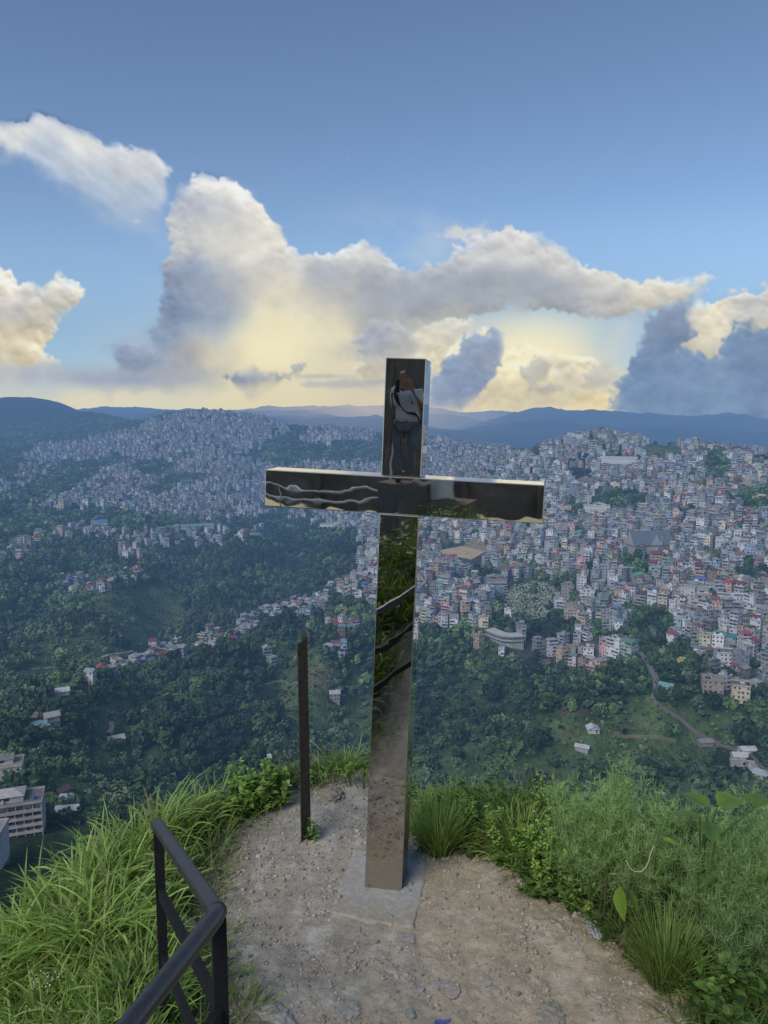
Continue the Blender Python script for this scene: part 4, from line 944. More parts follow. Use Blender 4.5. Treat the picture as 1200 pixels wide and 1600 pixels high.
def forest_pts(d0, d1, s, slack=6):
    x, y = jitter(-2800, 2800, 200, d1 + 10, s) if d1 < 3000 else jitter(-3200, 3200, 200, d1 + 10, s)
    dd = np.hypot(x, y); k = (dd >= d0) & (dd < d1) & (np.abs(np.arctan2(x, y)) < R(31)); x, y = x[k], y[k]
    z, px, py, ok = visible_pts(x, y, slack); tm = town_mask(px, py) * (np.hypot(x, y) > 330); mm = meadow_mask(px, py)
    pr = (1 - .9 * tm) * (1 - .97 * np.clip(mm, 0, 1) ** .6)
    ok &= rng.random(len(x)) < pr
    for pts, w_, c_ in ROADS: ok &= (line_d(px, py, pts) > 4.5) & (line_d(px, py - 8, pts) > 5) & (line_d(px, py - 14, pts) > 3.5)
    ok &= poly_sd(px, py, [(668,866),(720,848),(768,858),(764,872),(740,890),(700,888)]) < 0
    for (ox, oy, orad) in occupied: ok &= (x - ox) ** 2 + (y - oy) ** 2 > (orad * .75) ** 2
    return x[ok], y[ok], z[ok], px[ok], py[ok]
wood = MB()
def scatter(mb, T, x, y, z, r, hfac=.7):
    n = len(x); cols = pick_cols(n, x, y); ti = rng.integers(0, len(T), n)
    for k, (V, fi, fq, c) in enumerate(T):
        s = np.nonzero(ti == k)[0]
        if not len(s): continue
        a = rng.uniform(0, 6.28, len(s)); ca, sa = np.cos(a), np.sin(a); rr = r[s][:, None]
        vx = (V[None, :, 0] * ca[:, None] - V[None, :, 1] * sa[:, None]) * rr + x[s][:, None]
        vy = (V[None, :, 0] * sa[:, None] + V[None, :, 1] * ca[:, None]) * rr + y[s][:, None]
        vz = V[None, :, 2] * rr + (z[s] + r[s] * hfac)[:, None]
        nv = len(V); P = np.stack([vx, vy, vz], -1).reshape(-1, 3)
        cc = (cols[s][:, None, :] * c[None, :, None]).reshape(-1, 3)
        off = (np.arange(len(s)) * nv)[:, None, None]
        base = mb.n
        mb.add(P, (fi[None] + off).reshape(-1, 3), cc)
        mb.f.append((fq[None] + off).reshape(-1, 4) + base); mb.m.append(np.zeros(len(s) * len(fq), np.int32))
# nearest trees are things of their own
x, y, z, px, py = forest_pts(318, 640, 5.9)
r = np.clip(np.exp(rng.normal(math.log(3.1), .38, len(x))), 1.5, 7.5)
dd = np.hypot(x, y)
vis = (py < 1232) & (px > 0) & (px < 1200) & ~((px > 570) & (px < 665)) & (np.abs(px - 475) > 14) | ((px < 25) & (py < 1290))
score = np.where(vis, r / dd, -1); top = np.argsort(-score)[:230]
crown_me = []; tcols = []
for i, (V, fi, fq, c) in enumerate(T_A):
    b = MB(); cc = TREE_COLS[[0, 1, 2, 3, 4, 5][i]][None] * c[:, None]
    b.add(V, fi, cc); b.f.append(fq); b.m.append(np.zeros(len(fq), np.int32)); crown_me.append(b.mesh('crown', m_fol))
b = MB(); b.tube([(0, 0, -.6), (.04, 0, .35), (0, .05, .9)], [.1, .075, .04], 6, (.09,.075,.06))
b.tube([(.02, 0, .45), (.3, .1, .85)], [.04, .02], 5, (.09,.075,.06)); b.tube([(.02, 0, .5), (-.28, -.12, .9)], [.04, .02], 5, (.09,.075,.06)); trunk_me = b.mesh('trunk', m_bark)
TK = ['dark green round-crowned tree', 'blackish green dense tree', 'fresh green loose-crowned tree', 'grey green tall-crowned tree', 'yellowish green spreading tree', 'deep green low-crowned tree']
def tree_area(px, py):
    if px < 240: return 'in the valley wood down on the left'
    if px < 470: return 'in the wood below the spur village'
    if px < 600: return 'on the slope between post and cross'
    if px < 800: return 'in the ravine right of the cross'
    if px < 1010: return 'on the slope left of the road'
    return 'around the road at lower right'
for i in top:
    k = int(rng.integers(0, 6)); o = empty('tree', (x[i], y[i], z[i]), rng.uniform(0, 6.28)); o.scale = (r[i],) * 3
    c = link('crown', crown_me[k], o); c.location = (0, 0, .85); link('trunk', trunk_me, o)
    tag(o, f'{TK[k]} {tree_area(px[i], py[i])}', 'tree', f'{TK[k]}s {tree_area(px[i], py[i])}')
rest = np.ones(len(x), bool); rest[top] = False
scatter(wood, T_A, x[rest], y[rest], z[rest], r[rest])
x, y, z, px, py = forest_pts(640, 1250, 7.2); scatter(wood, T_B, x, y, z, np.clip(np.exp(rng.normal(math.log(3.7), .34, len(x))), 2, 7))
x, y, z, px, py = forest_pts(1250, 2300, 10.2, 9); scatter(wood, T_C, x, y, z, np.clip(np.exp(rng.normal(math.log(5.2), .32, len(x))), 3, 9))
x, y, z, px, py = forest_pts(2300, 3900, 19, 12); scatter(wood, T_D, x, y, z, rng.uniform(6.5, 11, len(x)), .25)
# bushes on the open slopes
x, y = jitter(-500, 500, 280, 950, 3.1); z, px, py, ok = visible_pts(x, y, 3); k = (np.hypot(x, y) > 318) & ok & (town_mask(px, py) < .3) & (rng.random(len(x)) < .42)
scatter(wood, T_C, x[k], y[k], z[k], np.exp(rng.normal(-.15, .45, k.sum())), .4)
tag(wood.build('forest', m_fol), 'dense dark green forest covering the valley sides and hills', 'forest', kind='stuff')
print('forest verts', wood.n)
# ------------------------------------------------------------------ the lookout: ground, slab, gravel
PATH_PX = [(352,1640),(344,1500),(340,1440),(350,1370),(388,1292),(440,1252),(495,1224),(575,1213),(632,1228),(642,1320),(690,1336),(765,1342),(840,1392),(905,1425),(965,1475),(1022,1535),(1060,1640)]
PATH = [tuple(at_z(*p)[:2]) for p in PATH_PX]
PATH = [(-.9, -3.0), (-.85, .4), (-.62, 1.9)] + PATH + [(1.25, 1.9), (1.5, .4), (1.6, -3.0)]
def ground_z(x, y, micro=True):
    x = np.asarray(x, float); y = np.asarray(y, float)
    sdp = poly_sd(x, y, PATH); d = np.maximum(-sdp, 0)
    z = .30 * np.clip(2.5 - y, 0, 2.9) + .004 * 0
    left = x < 0
    z = z + np.where(left, .03 * sstep(0, .25, d) - .34 * np.maximum(d - .40, 0) - .5 * np.maximum(d - 1.6, 0), .05 * sstep(0, .3, d) - .10 * np.maximum(d - .7, 0) - .6 * np.maximum(d - 1.6, 0))
    z = z - 1.25 * np.maximum(np.hypot(x * .92, np.maximum(y, 0)) - 4.95, 0)
    z = z - 1.15 * np.maximum((y - (5.15 + 1.35 * (x + .5))) * .6 * (x < -.5), 0)
    z = z - 1.1 * np.maximum(np.hypot(x, y) - 4.55, 0) * sstep(.10, .30, x) * (y > 0)
    rise = sstep(.35, -.1, np.abs(np.hypot(x + .1, y - 4.82) - .1)) * .05
    z = z + rise
    z = z + .035 * fbm(x / .9, y / .9, 3)
    if micro:
        z = z + (.014 * fbm(x / .17, y / .17, 4) - .012 * np.abs(fbm(x / .30 + 3, y / .42, 3)) + .005 * fbm(x / .035, y / .035, 2)) * sstep(-8, 0, -np.abs(x) + 4)
    # trampled flat round the slab
    k = sstep(.55, .25, np.hypot(x - 0.0, (y - 3.72)))
    return z * (1 - .85 * k)
def axis(lo, a, b, hi, fine, coarse):
    return np.concatenate([np.arange(lo, a, coarse), np.arange(a, b, fine), np.arange(b, hi + coarse, coarse)])
gxs = axis(-12, -2.0, 2.2, 12, .014, .2); gys = axis(-10, 2.4, 5.4, 8.5, .014, .18)
GX, GY = np.meshgrid(gxs, gys, indexing='xy'); GZ = ground_z(GX, GY)
sdp = poly_sd(GX, GY, PATH)
gpx, gpy, _ = project(GX, GY, GZ)
nA = fbm(GX / .5, GY / .5, 4); nB = fbm(GX / .09 + 9, GY / .09, 4); nC = fbm(GX / .22, GY / .22 + 4, 4)
tan_ = np.array([.390, .342, .255]); gry = np.array([.350, .325, .275]); drk = np.array([.25, .22, .17]); pal = np.array([.45, .44, .405])
wt = sstep(-.25, .55, (GX - .02) * 1.4 + (3.9 - GY) * .35 + nA * .6)
c = gry * (1 - wt[..., None]) + tan_ * wt[..., None]
c = c + (pal - c) * (sstep(.12, .5, nC + .4 * nB) * .6 * (1 - .55 * wt))[..., None]
c = c + (drk - c) * (sstep(.1, .55, -nC + .3 * nB) * .5)[..., None]
c = c + (drk * .9 - c) * (sstep(.16, -.02, sdp + .1 * nA) * .65)[..., None]
# damp blue-grey patch of fines at the far end
wetm = sstep(.62, .25, np.hypot((GX + .22) / 1.0, (GY - 4.45) / .8) + .2 * nC)
c = c + (np.array([.27, .27, .265]) - c) * (wetm * .6)[..., None]
soil = np.array([.045, .04, .026])
c = c + (soil - c) * sstep(.02, -.22, sdp + .08 * nB)[..., None]
c = c * (1 + .28 * nB)[..., None]
m_gnd, nt, out = newmat('dirt_path'); oc_ = coords(nt)
f1 = noise(nt, oc_, 160, 4, .7); f2 = noise(nt, oc_, 38, 5, .65)
vor = nt.nodes.new('ShaderNodeTexVoronoi'); vor.inputs['Scale'].default_value = 70; nt.links.new(oc_, vor.inputs['Vector'])
gc = mixc(nt, 1.0, attr(nt), ramp(nt, f1, [(.3, .84), (.7, 1.16)]), 'MULTIPLY')
gc = mixc(nt, 1.0, gc, ramp(nt, f2, [(.3, .8), (.7, 1.2)]), 'MULTIPLY')
h = mathn(nt, 'ADD', mathn(nt, 'MULTIPLY', f2, 1.0), mathn(nt, 'ADD', mathn(nt, 'MULTIPLY', f1, .5), mathn(nt, 'MULTIPLY', vor.outputs['Distance'], -.5)))
nt.links.new(principled(nt, gc, .95, spec=.12, normal=bump(nt, h, .42, .010)), out.inputs[0])
b = MB(); b.add(np.stack([GX, GY, GZ], -1).reshape(-1, 3), grid_faces(len(gys), len(gxs)), np.clip(c, .01, .6).reshape(-1, 3))
tag(b.build('ground', m_gnd, smooth=True), kind='structure')
def gpt(px, py):
    """where the sight line of a photo point meets the lookout ground"""
    z = 0.0
    for _ in range(12):
        p = at_z(px, py, z); z = .5 * z + .5 * float(ground_z(p.x, p.y, False))
    p = at_z(px, py, z); p.z = float(ground_z(p.x, p.y)); return p

m_stone, nt, out = newmat('stone'); oc_ = coords(nt)
nt.links.new(principled(nt, mixc(nt, 1.0, attr(nt), ramp(nt, noise(nt, oc_, 45, 6, .7), [(.25, .6), (.75, 1.3)]), 'MULTIPLY'), .9, spec=.2, normal=bump(nt, noise(nt, oc_, 120, 5), .5, .004)), out.inputs[0])
def stone_geo(mb, p, s, rg, c, sub=1, flat=.6, rot=None):
    v, f = ico(sub); v = v * (1 + .22 * rg.normal(0, 1, (len(v), 1)) * (.6 if sub > 1 else 1))
    v = v * np.array([1, rg.uniform(.6, .95), flat * rg.uniform(.7, 1.2)]) * s
    a = rg.uniform(0, 6.28) if rot is None else rot; ca, sa = math.cos(a), math.sin(a)
    v = np.stack([v[:, 0]*ca - v[:, 1]*sa, v[:, 0]*sa + v[:, 1]*ca, v[:, 2]], 1)
    mb.add(v + np.array(p), f, c)
# slab under the cross
m_conc, nt, out = newmat('concrete'); oc_ = coords(nt)
nt.links.new(principled(nt, mixc(nt, 1.0, attr(nt), ramp(nt, noise(nt, oc_, 30, 6, .65), [(.28, .75), (.72, 1.15)]), 'MULTIPLY'), .9, spec=.2, normal=bump(nt, noise(nt, oc_, 90, 5), .5, .006)), out.inputs[0])
q4 = [np.array(at_z(*p, .012)) for p in ((506, 1430), (654, 1456), (676, 1338), (550, 1316))]
n_ = 44; U, V_ = np.meshgrid(np.linspace(-1, 1, n_), np.linspace(-1, 1, n_), indexing='xy')
k = .30; rr = np.maximum(np.abs(U), np.abs(V_)); su = U * np.sqrt(1 - k * .5 * V_**2 * np.abs(U)**4); sv = V_ * np.sqrt(1 - k * .5 * U**2 * np.abs(V_)**4)
u01, v01 = (su + 1) / 2, (sv + 1) / 2
P = ((1-u01)*(1-v01))[..., None]*q4[0] + (u01*(1-v01))[..., None]*q4[1] + (u01*v01)[..., None]*q4[2] + ((1-u01)*v01)[..., None]*q4[3]
edge = sstep(.86, 1.0, rr)
wob = edge * .034
P[..., 0] += wob * fbm(P[..., 0] / .12, P[..., 1] / .12, 3) * 1.5; P[..., 1] += wob * fbm(P[..., 0] / .12 + 7, P[..., 1] / .12, 3) * 1.5
P[..., 2] = .005 + .004 * fbm(P[..., 0] / .1, P[..., 1] / .1, 4) - .055 * sstep(.90, 1.0, rr)
dust = sstep(.45, .05, v01 + .25 * fbm(P[..., 0] / .15, P[..., 1] / .15, 4)) * .85
dust = np.maximum(dust, (.55 * sstep(.70, .99, rr + .35 * fbm(P[..., 0] / .07 + 3, P[..., 1] / .07, 4))))
dust = np.maximum(dust, .40 * sstep(.15, .5, fbm(P[..., 0] / .11 + 13, P[..., 1] / .11, 4)))
cc = np.array([.40, .40, .39]) * (1 - dust[..., None]) + np.array([.37, .33, .26]) * dust[..., None]
b = MB(); b.add(P.reshape(-1, 3), grid_faces(n_, n_), cc.reshape(-1, 3)); o = b.build('concrete_footing', m_conc, smooth=True)
tag(o, 'thin grey concrete pad set in the dirt round the foot of the mirror cross', 'concrete pad')
# pebbles
b = MB(); rg = np.random.default_rng(21); cnt = 0
while cnt < 10000:
    n = 4000; x = rg.uniform(-1.1, 1.7, n); y = rg.uniform(2.55, 5.0, n); s = poly_sd(x, y, PATH)
    dn = fbm(x / .25, y / .25, 3)
    ok = (s > -.12) & (rg.random(n) < np.clip(.30 + .9 * dn + .5 * sstep(.3, 0, s) + .2 * (x < -.1), .05, 1)) & ~((np.hypot(x, y - 3.72) < .22) & (rg.random(n) < .8))
    z = ground_z(x, y)
    for i in np.nonzero(ok)[0]:
        r = float(np.clip(np.exp(rg.normal(math.log(.0042), .52)), .0022, .016)); g = rg.uniform(.7, 1.25)
        cbase = [(.36,.345,.315), (.37,.325,.26), (.31,.285,.245), (.41,.40,.375)][rg.integers(0, 4)]
        stone_geo(b, (x[i], y[i], z[i] + r * .25), r, rg, np.array(cbase) * g, 1 if r > .006 else 0, .65); cnt += 1
tag(b.build('gravel', m_stone), 'small loose pebbles scattered over the trodden dirt', 'gravel', kind='stuff')
STONES = [  # photo place, radius, flatness, colour, label
 (520,1243,.088,.36,(.23,.21,.175),'dark earthy boulder at the far lip of the path'),
 (641,1383,.022,.75,(.36,.36,.35),'angular grey stone resting against the right side of the cross foot'),
 (634,1393,.026,.7,(.35,.35,.34),'grey stone in front of the cross foot, biggest of the little heap'),
 (616,1391,.013,.7,(.33,.28,.2),'small tan stone lying at the front corner of the cross foot'),
 (575,1392,.014,.7,(.32,.28,.2),'small tan stone at the left front corner of the cross foot'),
 (696,1540,.055,.16,(.34,.32,.28),'pale flat stone half buried in the dirt, larger of a touching pair'),
 (708,1552,.040,.18,(.36,.33,.29),'pale flat stone half buried in the dirt, smaller of a touching pair'),
 (760,1532,.030,.2,(.37,.34,.29),'small pale flat stone with a broken edge right of the pair'),
 (772,1548,.034,.2,(.36,.33,.29),'pale wedge stone set in the dirt below the broken-edged one'),
 (614,1518,.026,.35,(.37,.35,.31),'single pale stone left of the flat pair'),
 (634,1466,.045,.14,(.34,.32,.28),'flat pale stone just below the concrete pad'),
 (430,1586,.085,.3,(.34,.34,.31),'broad pale rock breaking out of the ground at the bottom left of the path'),
 (545,1580,.05,.2,(.33,.32,.29),'low flat rock near the bottom middle of the path'),
 (860,1590,.07,.2,(.30,.28,.24),'wide flat rock at the bottom edge right of the middle'),
 (690,1340,.022,.7,(.34,.32,.29),'pale stone at the base of the grass tuft by the pad'),
 (678,1344,.016,.7,(.36,.34,.30),'small pale stone beside the pad corner'),
 (648,1345,.016,.5,(.38,.38,.37),'small light stone lying on the concrete pad'),
 (356,1378,.02,.7,(.33,.31,.27),'stone lying on the left path edge behind the railing corner'),
 (640,1585,.03,.3,(.28,.30,.25),'greenish flat stone near the blue wrapper'),
 (815,1462,.022,.5,(.35,.32,.27),'lone pale stone in the middle of the dirt on the right'),
 (886,1432,.02,.6,(.33,.3,.26),'stone at the path edge just above the plastic sheet'),
 (930,1556,.022,.5,(.33,.31,.27),'stone lying right of centre in front of the big tuft'),
 (290,1450,.05,.5,(.32,.31,.28),'pale rock under grass behind the railing'),
 (385,1282,.016,.6,(.36,.33,.29),'small stone at the inner end of the grass on the left'),
 (470,1400,.02,.5,(.33,.32,.3),'grey stone left of the concrete pad'),
 (745,1420,.014,.6,(.38,.36,.32),'little pale pebble right of the concrete pad'),
]
def boulder_geo(mb, r, fl, c_):
    v, f = ico(5); n1_ = fbm(v[:, 0] * 1.3 + v[:, 2], v[:, 1] * 1.3 - v[:, 2] * .7, 5)
    mb.add(v * (1 + .38 * n1_)[:, None] * np.array([1, .8, fl]) * r, f, np.array(c_)[None] * (1 + .5 * n1_)[:, None])
for i, (px, py, r, fl, c_, lab) in enumerate(STONES):
    p = gpt(px, py); rg = np.random.default_rng(300 + i); b = MB()
    stone_geo(b, (0, 0, r * fl * .25 if fl > .25 else 0), r, rg, c_, 3 if r > .04 else 2, fl) if r < .1 else boulder_geo(b, r, fl, c_)
    o = b.build('stone' if r < .1 else 'boulder', m_stone, smooth=False); o.location = p if fl > .2 else p + Vector((0, 0, .003)); tag(o, lab, 'stone')

# ------------------------------------------------------------------ the mirror cross
CX = at_z(598, 1391, 0.0); ROT = R(-10.5); TILT = R(2.35)
crossM = Matrix.Translation((CX.x, CX.y, -.02)) @ Matrix.Rotation(ROT, 4, 'Z') @ Matrix.Rotation(TILT, 4, 'Y')
root = empty('mirror_cross'); root.matrix_world = crossM
tag(root, 'tall mirror-polished steel cross standing tilted on the dirt lookout', 'cross')
m_mir, nt, out = newmat('polished_steel'); oc_ = coords(nt)
warp = noise(nt, oc_, 3.2, 2, .5, .6); fine_ = noise(nt, oc_, 1.4, 1, .4)
sm = noise(nt, oc_, 14, 6, .7)
hh = mathn(nt, 'ADD', mathn(nt, 'MULTIPLY', warp, .55), fine_)
bb = bump(nt, hh, .125, .02)
p = nt.nodes.new('ShaderNodeBsdfPrincipled'); p.inputs['Metallic'].default_value = 1
nt.links.new(ramp(nt, sm, [(.3, (.60, .59, .565)), (.7, (.70, .685, .66))]), p.inputs['Base Color'])
nt.links.new(ramp(nt, sm, [(.35, .006), (.75, .035)]), p.inputs['Roughness']); nt.links.new(bb, p.inputs['Normal'])
# tan dust on the lower part, with the mirrored dirt painted into it
sx = nt.nodes.new('ShaderNodeSeparateXYZ'); nt.links.new(oc_, sx.inputs[0])
dz = mathn(nt, 'ADD', mathn(nt, 'MULTIPLY', sx.outputs[2], -.9), mathn(nt, 'MULTIPLY', noise(nt, oc_, 9, 7, .62), .22))
df = mathn(nt, 'MULTIPLY', ramp(nt, mathn(nt, 'ADD', dz, .75), [(.05, 0.), (.40, .35), (.85, 1.)]), .70)
dd_ = nt.nodes.new('ShaderNodeBsdfDiffuse'); dd_.inputs[0].default_value = (.19, .155, .105, 1)
dust_reflect = mathn(nt, 'ADD', df, mathn(nt, 'MULTIPLY', ramp(nt, noise(nt, oc_, 60, 4, .8), [(.62, 0.), (.72, 1.)]), .16), True)
mx = nt.nodes.new('ShaderNodeMixShader'); nt.links.new(dust_reflect, mx.inputs[0]); nt.links.new(p.outputs[0], mx.inputs[1]); nt.links.new(dd_.outputs[0], mx.inputs[2]); nt.links.new(mx.outputs[0], out.inputs[0])
m_seam, nt, out = newmat('steel_edge'); nt.links.new(principled(nt, (.55, .55, .54), .35, 1.0), out.inputs[0])
Hc, wc_, dc_ = 2.69, .0955, .19; bz0, bz1, bl = 1.955, 2.135, .672
def steel_box(b, x0, x1, y0, y1, z0, z1, bev=.004):
    import bmesh
    bm_ = bmesh.new(); bmesh.ops.create_cube(bm_, size=1.0)
    for v in bm_.verts: v.co = Vector((x0 if v.co.x < 0 else x1, y0 if v.co.y < 0 else y1, z0 if v.co.z < 0 else z1))
    bmesh.ops.bevel(bm_, geom=bm_.edges[:], offset=bev, segments=1, affect='EDGES')
    vs = [v.co[:] for v in bm_.verts]
    for fl in bm_.faces:
        idx = [v.index for v in fl.verts]
        bmesh_i = 1 if fl.calc_area() < .02 and len(idx) >= 3 and min((Vector(vs[idx[0]]) - Vector(vs[idx[-1]])).length, (Vector(vs[idx[0]]) - Vector(vs[idx[1]])).length) < bev * 1.6 else 0
        b.add([vs[i] for i in idx], [list(range(len(idx)))], (1, 1, 1), bmesh_i)
    bm_.free()
b = MB(); steel_box(b, -wc_, wc_, 0, dc_, -.05, bz0 - .0015); b.build('lower_shaft', [m_mir, m_seam], root)
b = MB(); steel_box(b, -wc_, wc_, 0, dc_, bz1 + .0015, Hc); b.build('upper_shaft', [m_mir, m_seam], root)
b = MB(); steel_box(b, -bl, bl, -.0015, dc_ + .001, bz0, bz1); b.build('crossbeam', [m_mir, m_seam], root)

m_iron_dull, nt, out = newmat('dull_bolt'); nt.links.new(principled(nt, (.16, .15, .14), .6, .6), out.inputs[0])
for (x, z) in ((.012, bz1 + .028), (-.19, bz0 + .045), (.05, bz1 - .02)):
    b = MB(); b.tube([(0, .001, 0), (0, -.003, 0)], [.006, .0045], 12); o = b.build('bolt', m_iron_dull, root); o.location = (x, 0 if z > bz1 else -.002, z)
# ------------------------------------------------------------------ rusty angle-iron post
m_iron, nt, out = newmat('rusted_iron'); oc_ = coords(nt)
nt.links.new(principled(nt, ramp(nt, noise(nt, oc_, 22, 6, .7), [(.3, (.030, .028, .028)), (.55, (.055, .048, .043)), (.78, (.11, .085, .068))]), .7, .35, .4, bump(nt, noise(nt, oc_, 80, 4), .4, .004)), out.inputs[0])
pb = gpt(479, 1312); pt = at_dist(473, 996, math.hypot(pb.x, pb.y) + .03)
ax_ = (pt - pb); Lp = ax_.length
b = MB(); t = .005; w1 = .05
for (x0, x1, y0, y1, s0, s1) in ((-.030, .030, 0, t, -.035, 0), (.030 - t, .030, t, w1, 0, .02)):
    P = np.array([[x0,y0,-.15],[x1,y0,-.15],[x1,y1,-.15],[x0,y1,-.15],[x0,y0,Lp+s0],[x1,y0,Lp+s1],[x1,y1,Lp+s1],[x0,y1,Lp+s0]])
    b.add(P, [[0,1,5,4],[1,2,6,5],[2,3,7,6],[3,0,4,7],[4,5,6,7]], (1,1,1))
b.tube([(-.030, t/2, -.1), (-.030, t/2, Lp - .035)], .005, 6)
o = b.build('iron_post', m_iron); o.matrix_world = Matrix.Translation(pb) @ ax_.to_track_quat('Z', 'Y').to_matrix().to_4x4() @ Matrix.Rotation(R(200), 4, 'Z')
tag(o, 'dark rusty angle-iron post stuck in the dirt left of the cross', 'post')

# ------------------------------------------------------------------ black railing
m_matte, nt, out = newmat('matte_black_paint'); nt.links.new(principled(nt, ramp(nt, noise(nt, coords(nt), 30, 6, .75), [(.35, (.010, .011, .014)), (.68, (.018, .02, .024)), (.75, (.07, .055, .045))]), .75, 0.0, .2), out.inputs[0])
m_paint, nt, out = newmat('black_paint'); oc_ = coords(nt)
wr = noise(nt, oc_, 26, 6, .75)
nt.links.new(principled(nt, ramp(nt, wr, [(.35, (.020, .023, .028)), (.63, (.036, .040, .047)), (.70, (.18, .155, .12))]), ramp(nt, wr, [(.3, .32), (.7, .5)]), 0.0, .55, bump(nt, noise(nt, oc_, 70, 3), .15, .003)), out.inputs[0])
far_ = at_depth(247, 1290, 2.86); near_ = at_depth(341, 1428, 1.92); back = at_depth(150, 1668, 1.40)
b0 = (back - near_); b1 = near_ + b0 * 2.4
root = tag(empty('railing', (near_.x, near_.y, float(ground_z(near_.x, near_.y)))), 'black painted pipe railing bending at a corner in the lower left', 'railing')
o0 = Vector(root.location)
def bezier_corner(a, c, d, r=.035, k=5):
    u = (a - c).normalized() * r + c; v = (d - c).normalized() * r + c
    return [u.lerp(c, t).lerp(c.lerp(v, t), t) for t in np.linspace(0, 1, k)]
b = MB(); ext = far_ + (far_ - near_).normalized() * .02
b.tube([p - o0 for p in [ext, far_] + bezier_corner(far_, near_, b1, .03, 5) + [near_.lerp(b1, .5), b1]], .0235, 20); b.build('handrail', m_paint, root, smooth=True)
def sqbar(p, q, s=.0165, s2=None):
    b = MB(); d = (q - p); L = d.length; M = Matrix.Translation(p - o0) @ d.to_track_quat('Z', 'Y').to_matrix().to_4x4()
    b.box(-s, s, -(s2 or s), (s2 or s), 0, L, (1, 1, 1), M); return b
for P_ in (far_, near_, b1):
    gz = float(ground_z(P_.x, P_.y)); b = MB(); b.box(-.0175, .0175, -.0175, .0175, gz - .2 - o0.z, P_.z - .008 - o0.z, (1, 1, 1), Matrix.Translation((P_.x - o0.x, P_.y - o0.y, 0)) @ Matrix.Rotation(R(20), 4, 'Z'))
    b.build('railing_post', m_matte, root)
for (p_, d_) in ((near_, (far_ - near_).normalized()), (far_ - Vector((0, 0, .012)), Vector((0, 0, -1)))):
    b = MB(); b.tube([p_ + d_ * .012 - o0, p_ + d_ * .016 - o0, p_ + d_ * .021 - o0, p_ + d_ * .025 - o0], [.0236, .0256, .0256, .0236], 18, caps=False)
    if p_ is near_: b.build('weld_bead', m_paint, root, smooth=True)
for dz in (.265, .53):
    u = (near_ - far_).normalized() * .018
    sqbar(far_ + u - Vector((0, 0, dz)), near_ - u - Vector((0, 0, dz)), .011, .019).build('crossbar', m_matte, root)
    u = (b1 - near_).normalized() * .018
    sqbar(near_ + u - Vector((0, 0, dz)), b1 - u - Vector((0, 0, dz)), .011, .019).build('crossbar', m_matte, root)

# ------------------------------------------------------------------ litter
m_plast, nt, out = newmat('clear_plastic')
pp = nt.nodes.new('ShaderNodeBsdfPrincipled'); pp.inputs['Base Color'].default_value = (.50, .54, .60, 1); pp.inputs['Roughness'].default_value = .22; pp.inputs['Specular IOR Level'].default_value = .6
oc_ = coords(nt); nt.links.new(bump(nt, noise(nt, oc_, 60, 4, .7), .8, .01), pp.inputs['Normal'])
tr = nt.nodes.new('ShaderNodeBsdfTransparent'); mx = nt.nodes.new('ShaderNodeMixShader'); mx.inputs[0].default_value = .62
nt.links.new(tr.outputs[0], mx.inputs[1]); nt.links.new(pp.outputs[0], mx.inputs[2]); nt.links.new(mx.outputs[0], out.inputs[0])
m_paper, nt, out = newmat('litter_paper'); nt.links.new(principled(nt, attr(nt), .6), out.inputs[0])
def sheet(px_poly, c_, name, mat, lab, cat, hgt=.012, n=14):
    ps = [gpt(*p) for p in px_poly]; q = [np.array(p) for p in ps]
    u, v = np.meshgrid(np.linspace(0, 1, n), np.linspace(0, 1, n)); u = u[..., None]; v = v[..., None]
    P = (1-u)*(1-v)*q[0] + u*(1-v)*q[1] + u*v*q[2] + (1-u)*v*q[3]
    P[..., :2] += .10 * np.linalg.norm(q[1] - q[0]) * np.stack([fbm(P[..., 0]/.05, P[..., 1]/.05, 2), fbm(P[..., 0]/.05+5, P[..., 1]/.05, 2)], -1)
    P[..., 2] = ground_z(P[..., 0], P[..., 1]) + .006 + hgt * (.5 + np.abs(fbm(P[..., 0] / .028, P[..., 1] / .028, 3)))
    org = P.reshape(-1, 3).mean(0); b = MB(); b.add(P.reshape(-1, 3) - org, grid_faces(n, n), c_)
    o = b.build(name, mat); o.location = org; tag(o, lab, cat); return o
sheet([(919,1464),(935,1476),(952,1454),(912,1440)], (.5,.5,.5), 'plastic_sheet', m_plast, 'crumpled clear plastic sheet lying on the path edge at right', 'plastic sheet', .03, 22)
sheet([(311,1297),(322,1297),(323,1286),(313,1285)], (.62,.63,.62), 'paper_scrap', m_paper, 'small white paper scrap in the grass on the left', 'paper scrap', .01)
sheet([(676,1602),(700,1599),(702,1592),(680,1595)], (.10,.15,.50), 'wrapper', m_paper, 'bright blue wrapper lying at the bottom edge of the path', 'wrapper', .008)
# ------------------------------------------------------------------ plants of the lookout
def leafmat(name, trans=.45, rough=.5, bright=1.0):
    m, nt, out = newmat(name)
    oc_ = coords(nt)
    c = mixc(nt, 1.0, attr(nt), ramp(nt, noise(nt, oc_, 18, 3), [(.3, .82 * bright), (.7, 1.18 * bright)]), 'MULTIPLY')
    p = principled(nt, c, rough, spec=.3)
    t = nt.nodes.new('ShaderNodeBsdfTranslucent'); nt.links.new(mixc(nt, 1.0, c, (1.25, 1.15, .5), 'MULTIPLY'), t.inputs[0])
    mx = nt.nodes.new('ShaderNodeMixShader'); mx.inputs[0].default_value = trans
    nt.links.new(p, mx.inputs[1]); nt.links.new(t.outputs[0], mx.inputs[2]); nt.links.new(mx.outputs[0], out.inputs[0]); return m
m_grass = leafmat('grass_blade', .42, .45); m_leaf = leafmat('leaf', .35, .45); m_fen = leafmat('feathery_leaf', .5, .6)
m_stem, nt, out = newmat('stem'); nt.links.new(principled(nt, attr(nt), .7), out.inputs[0])

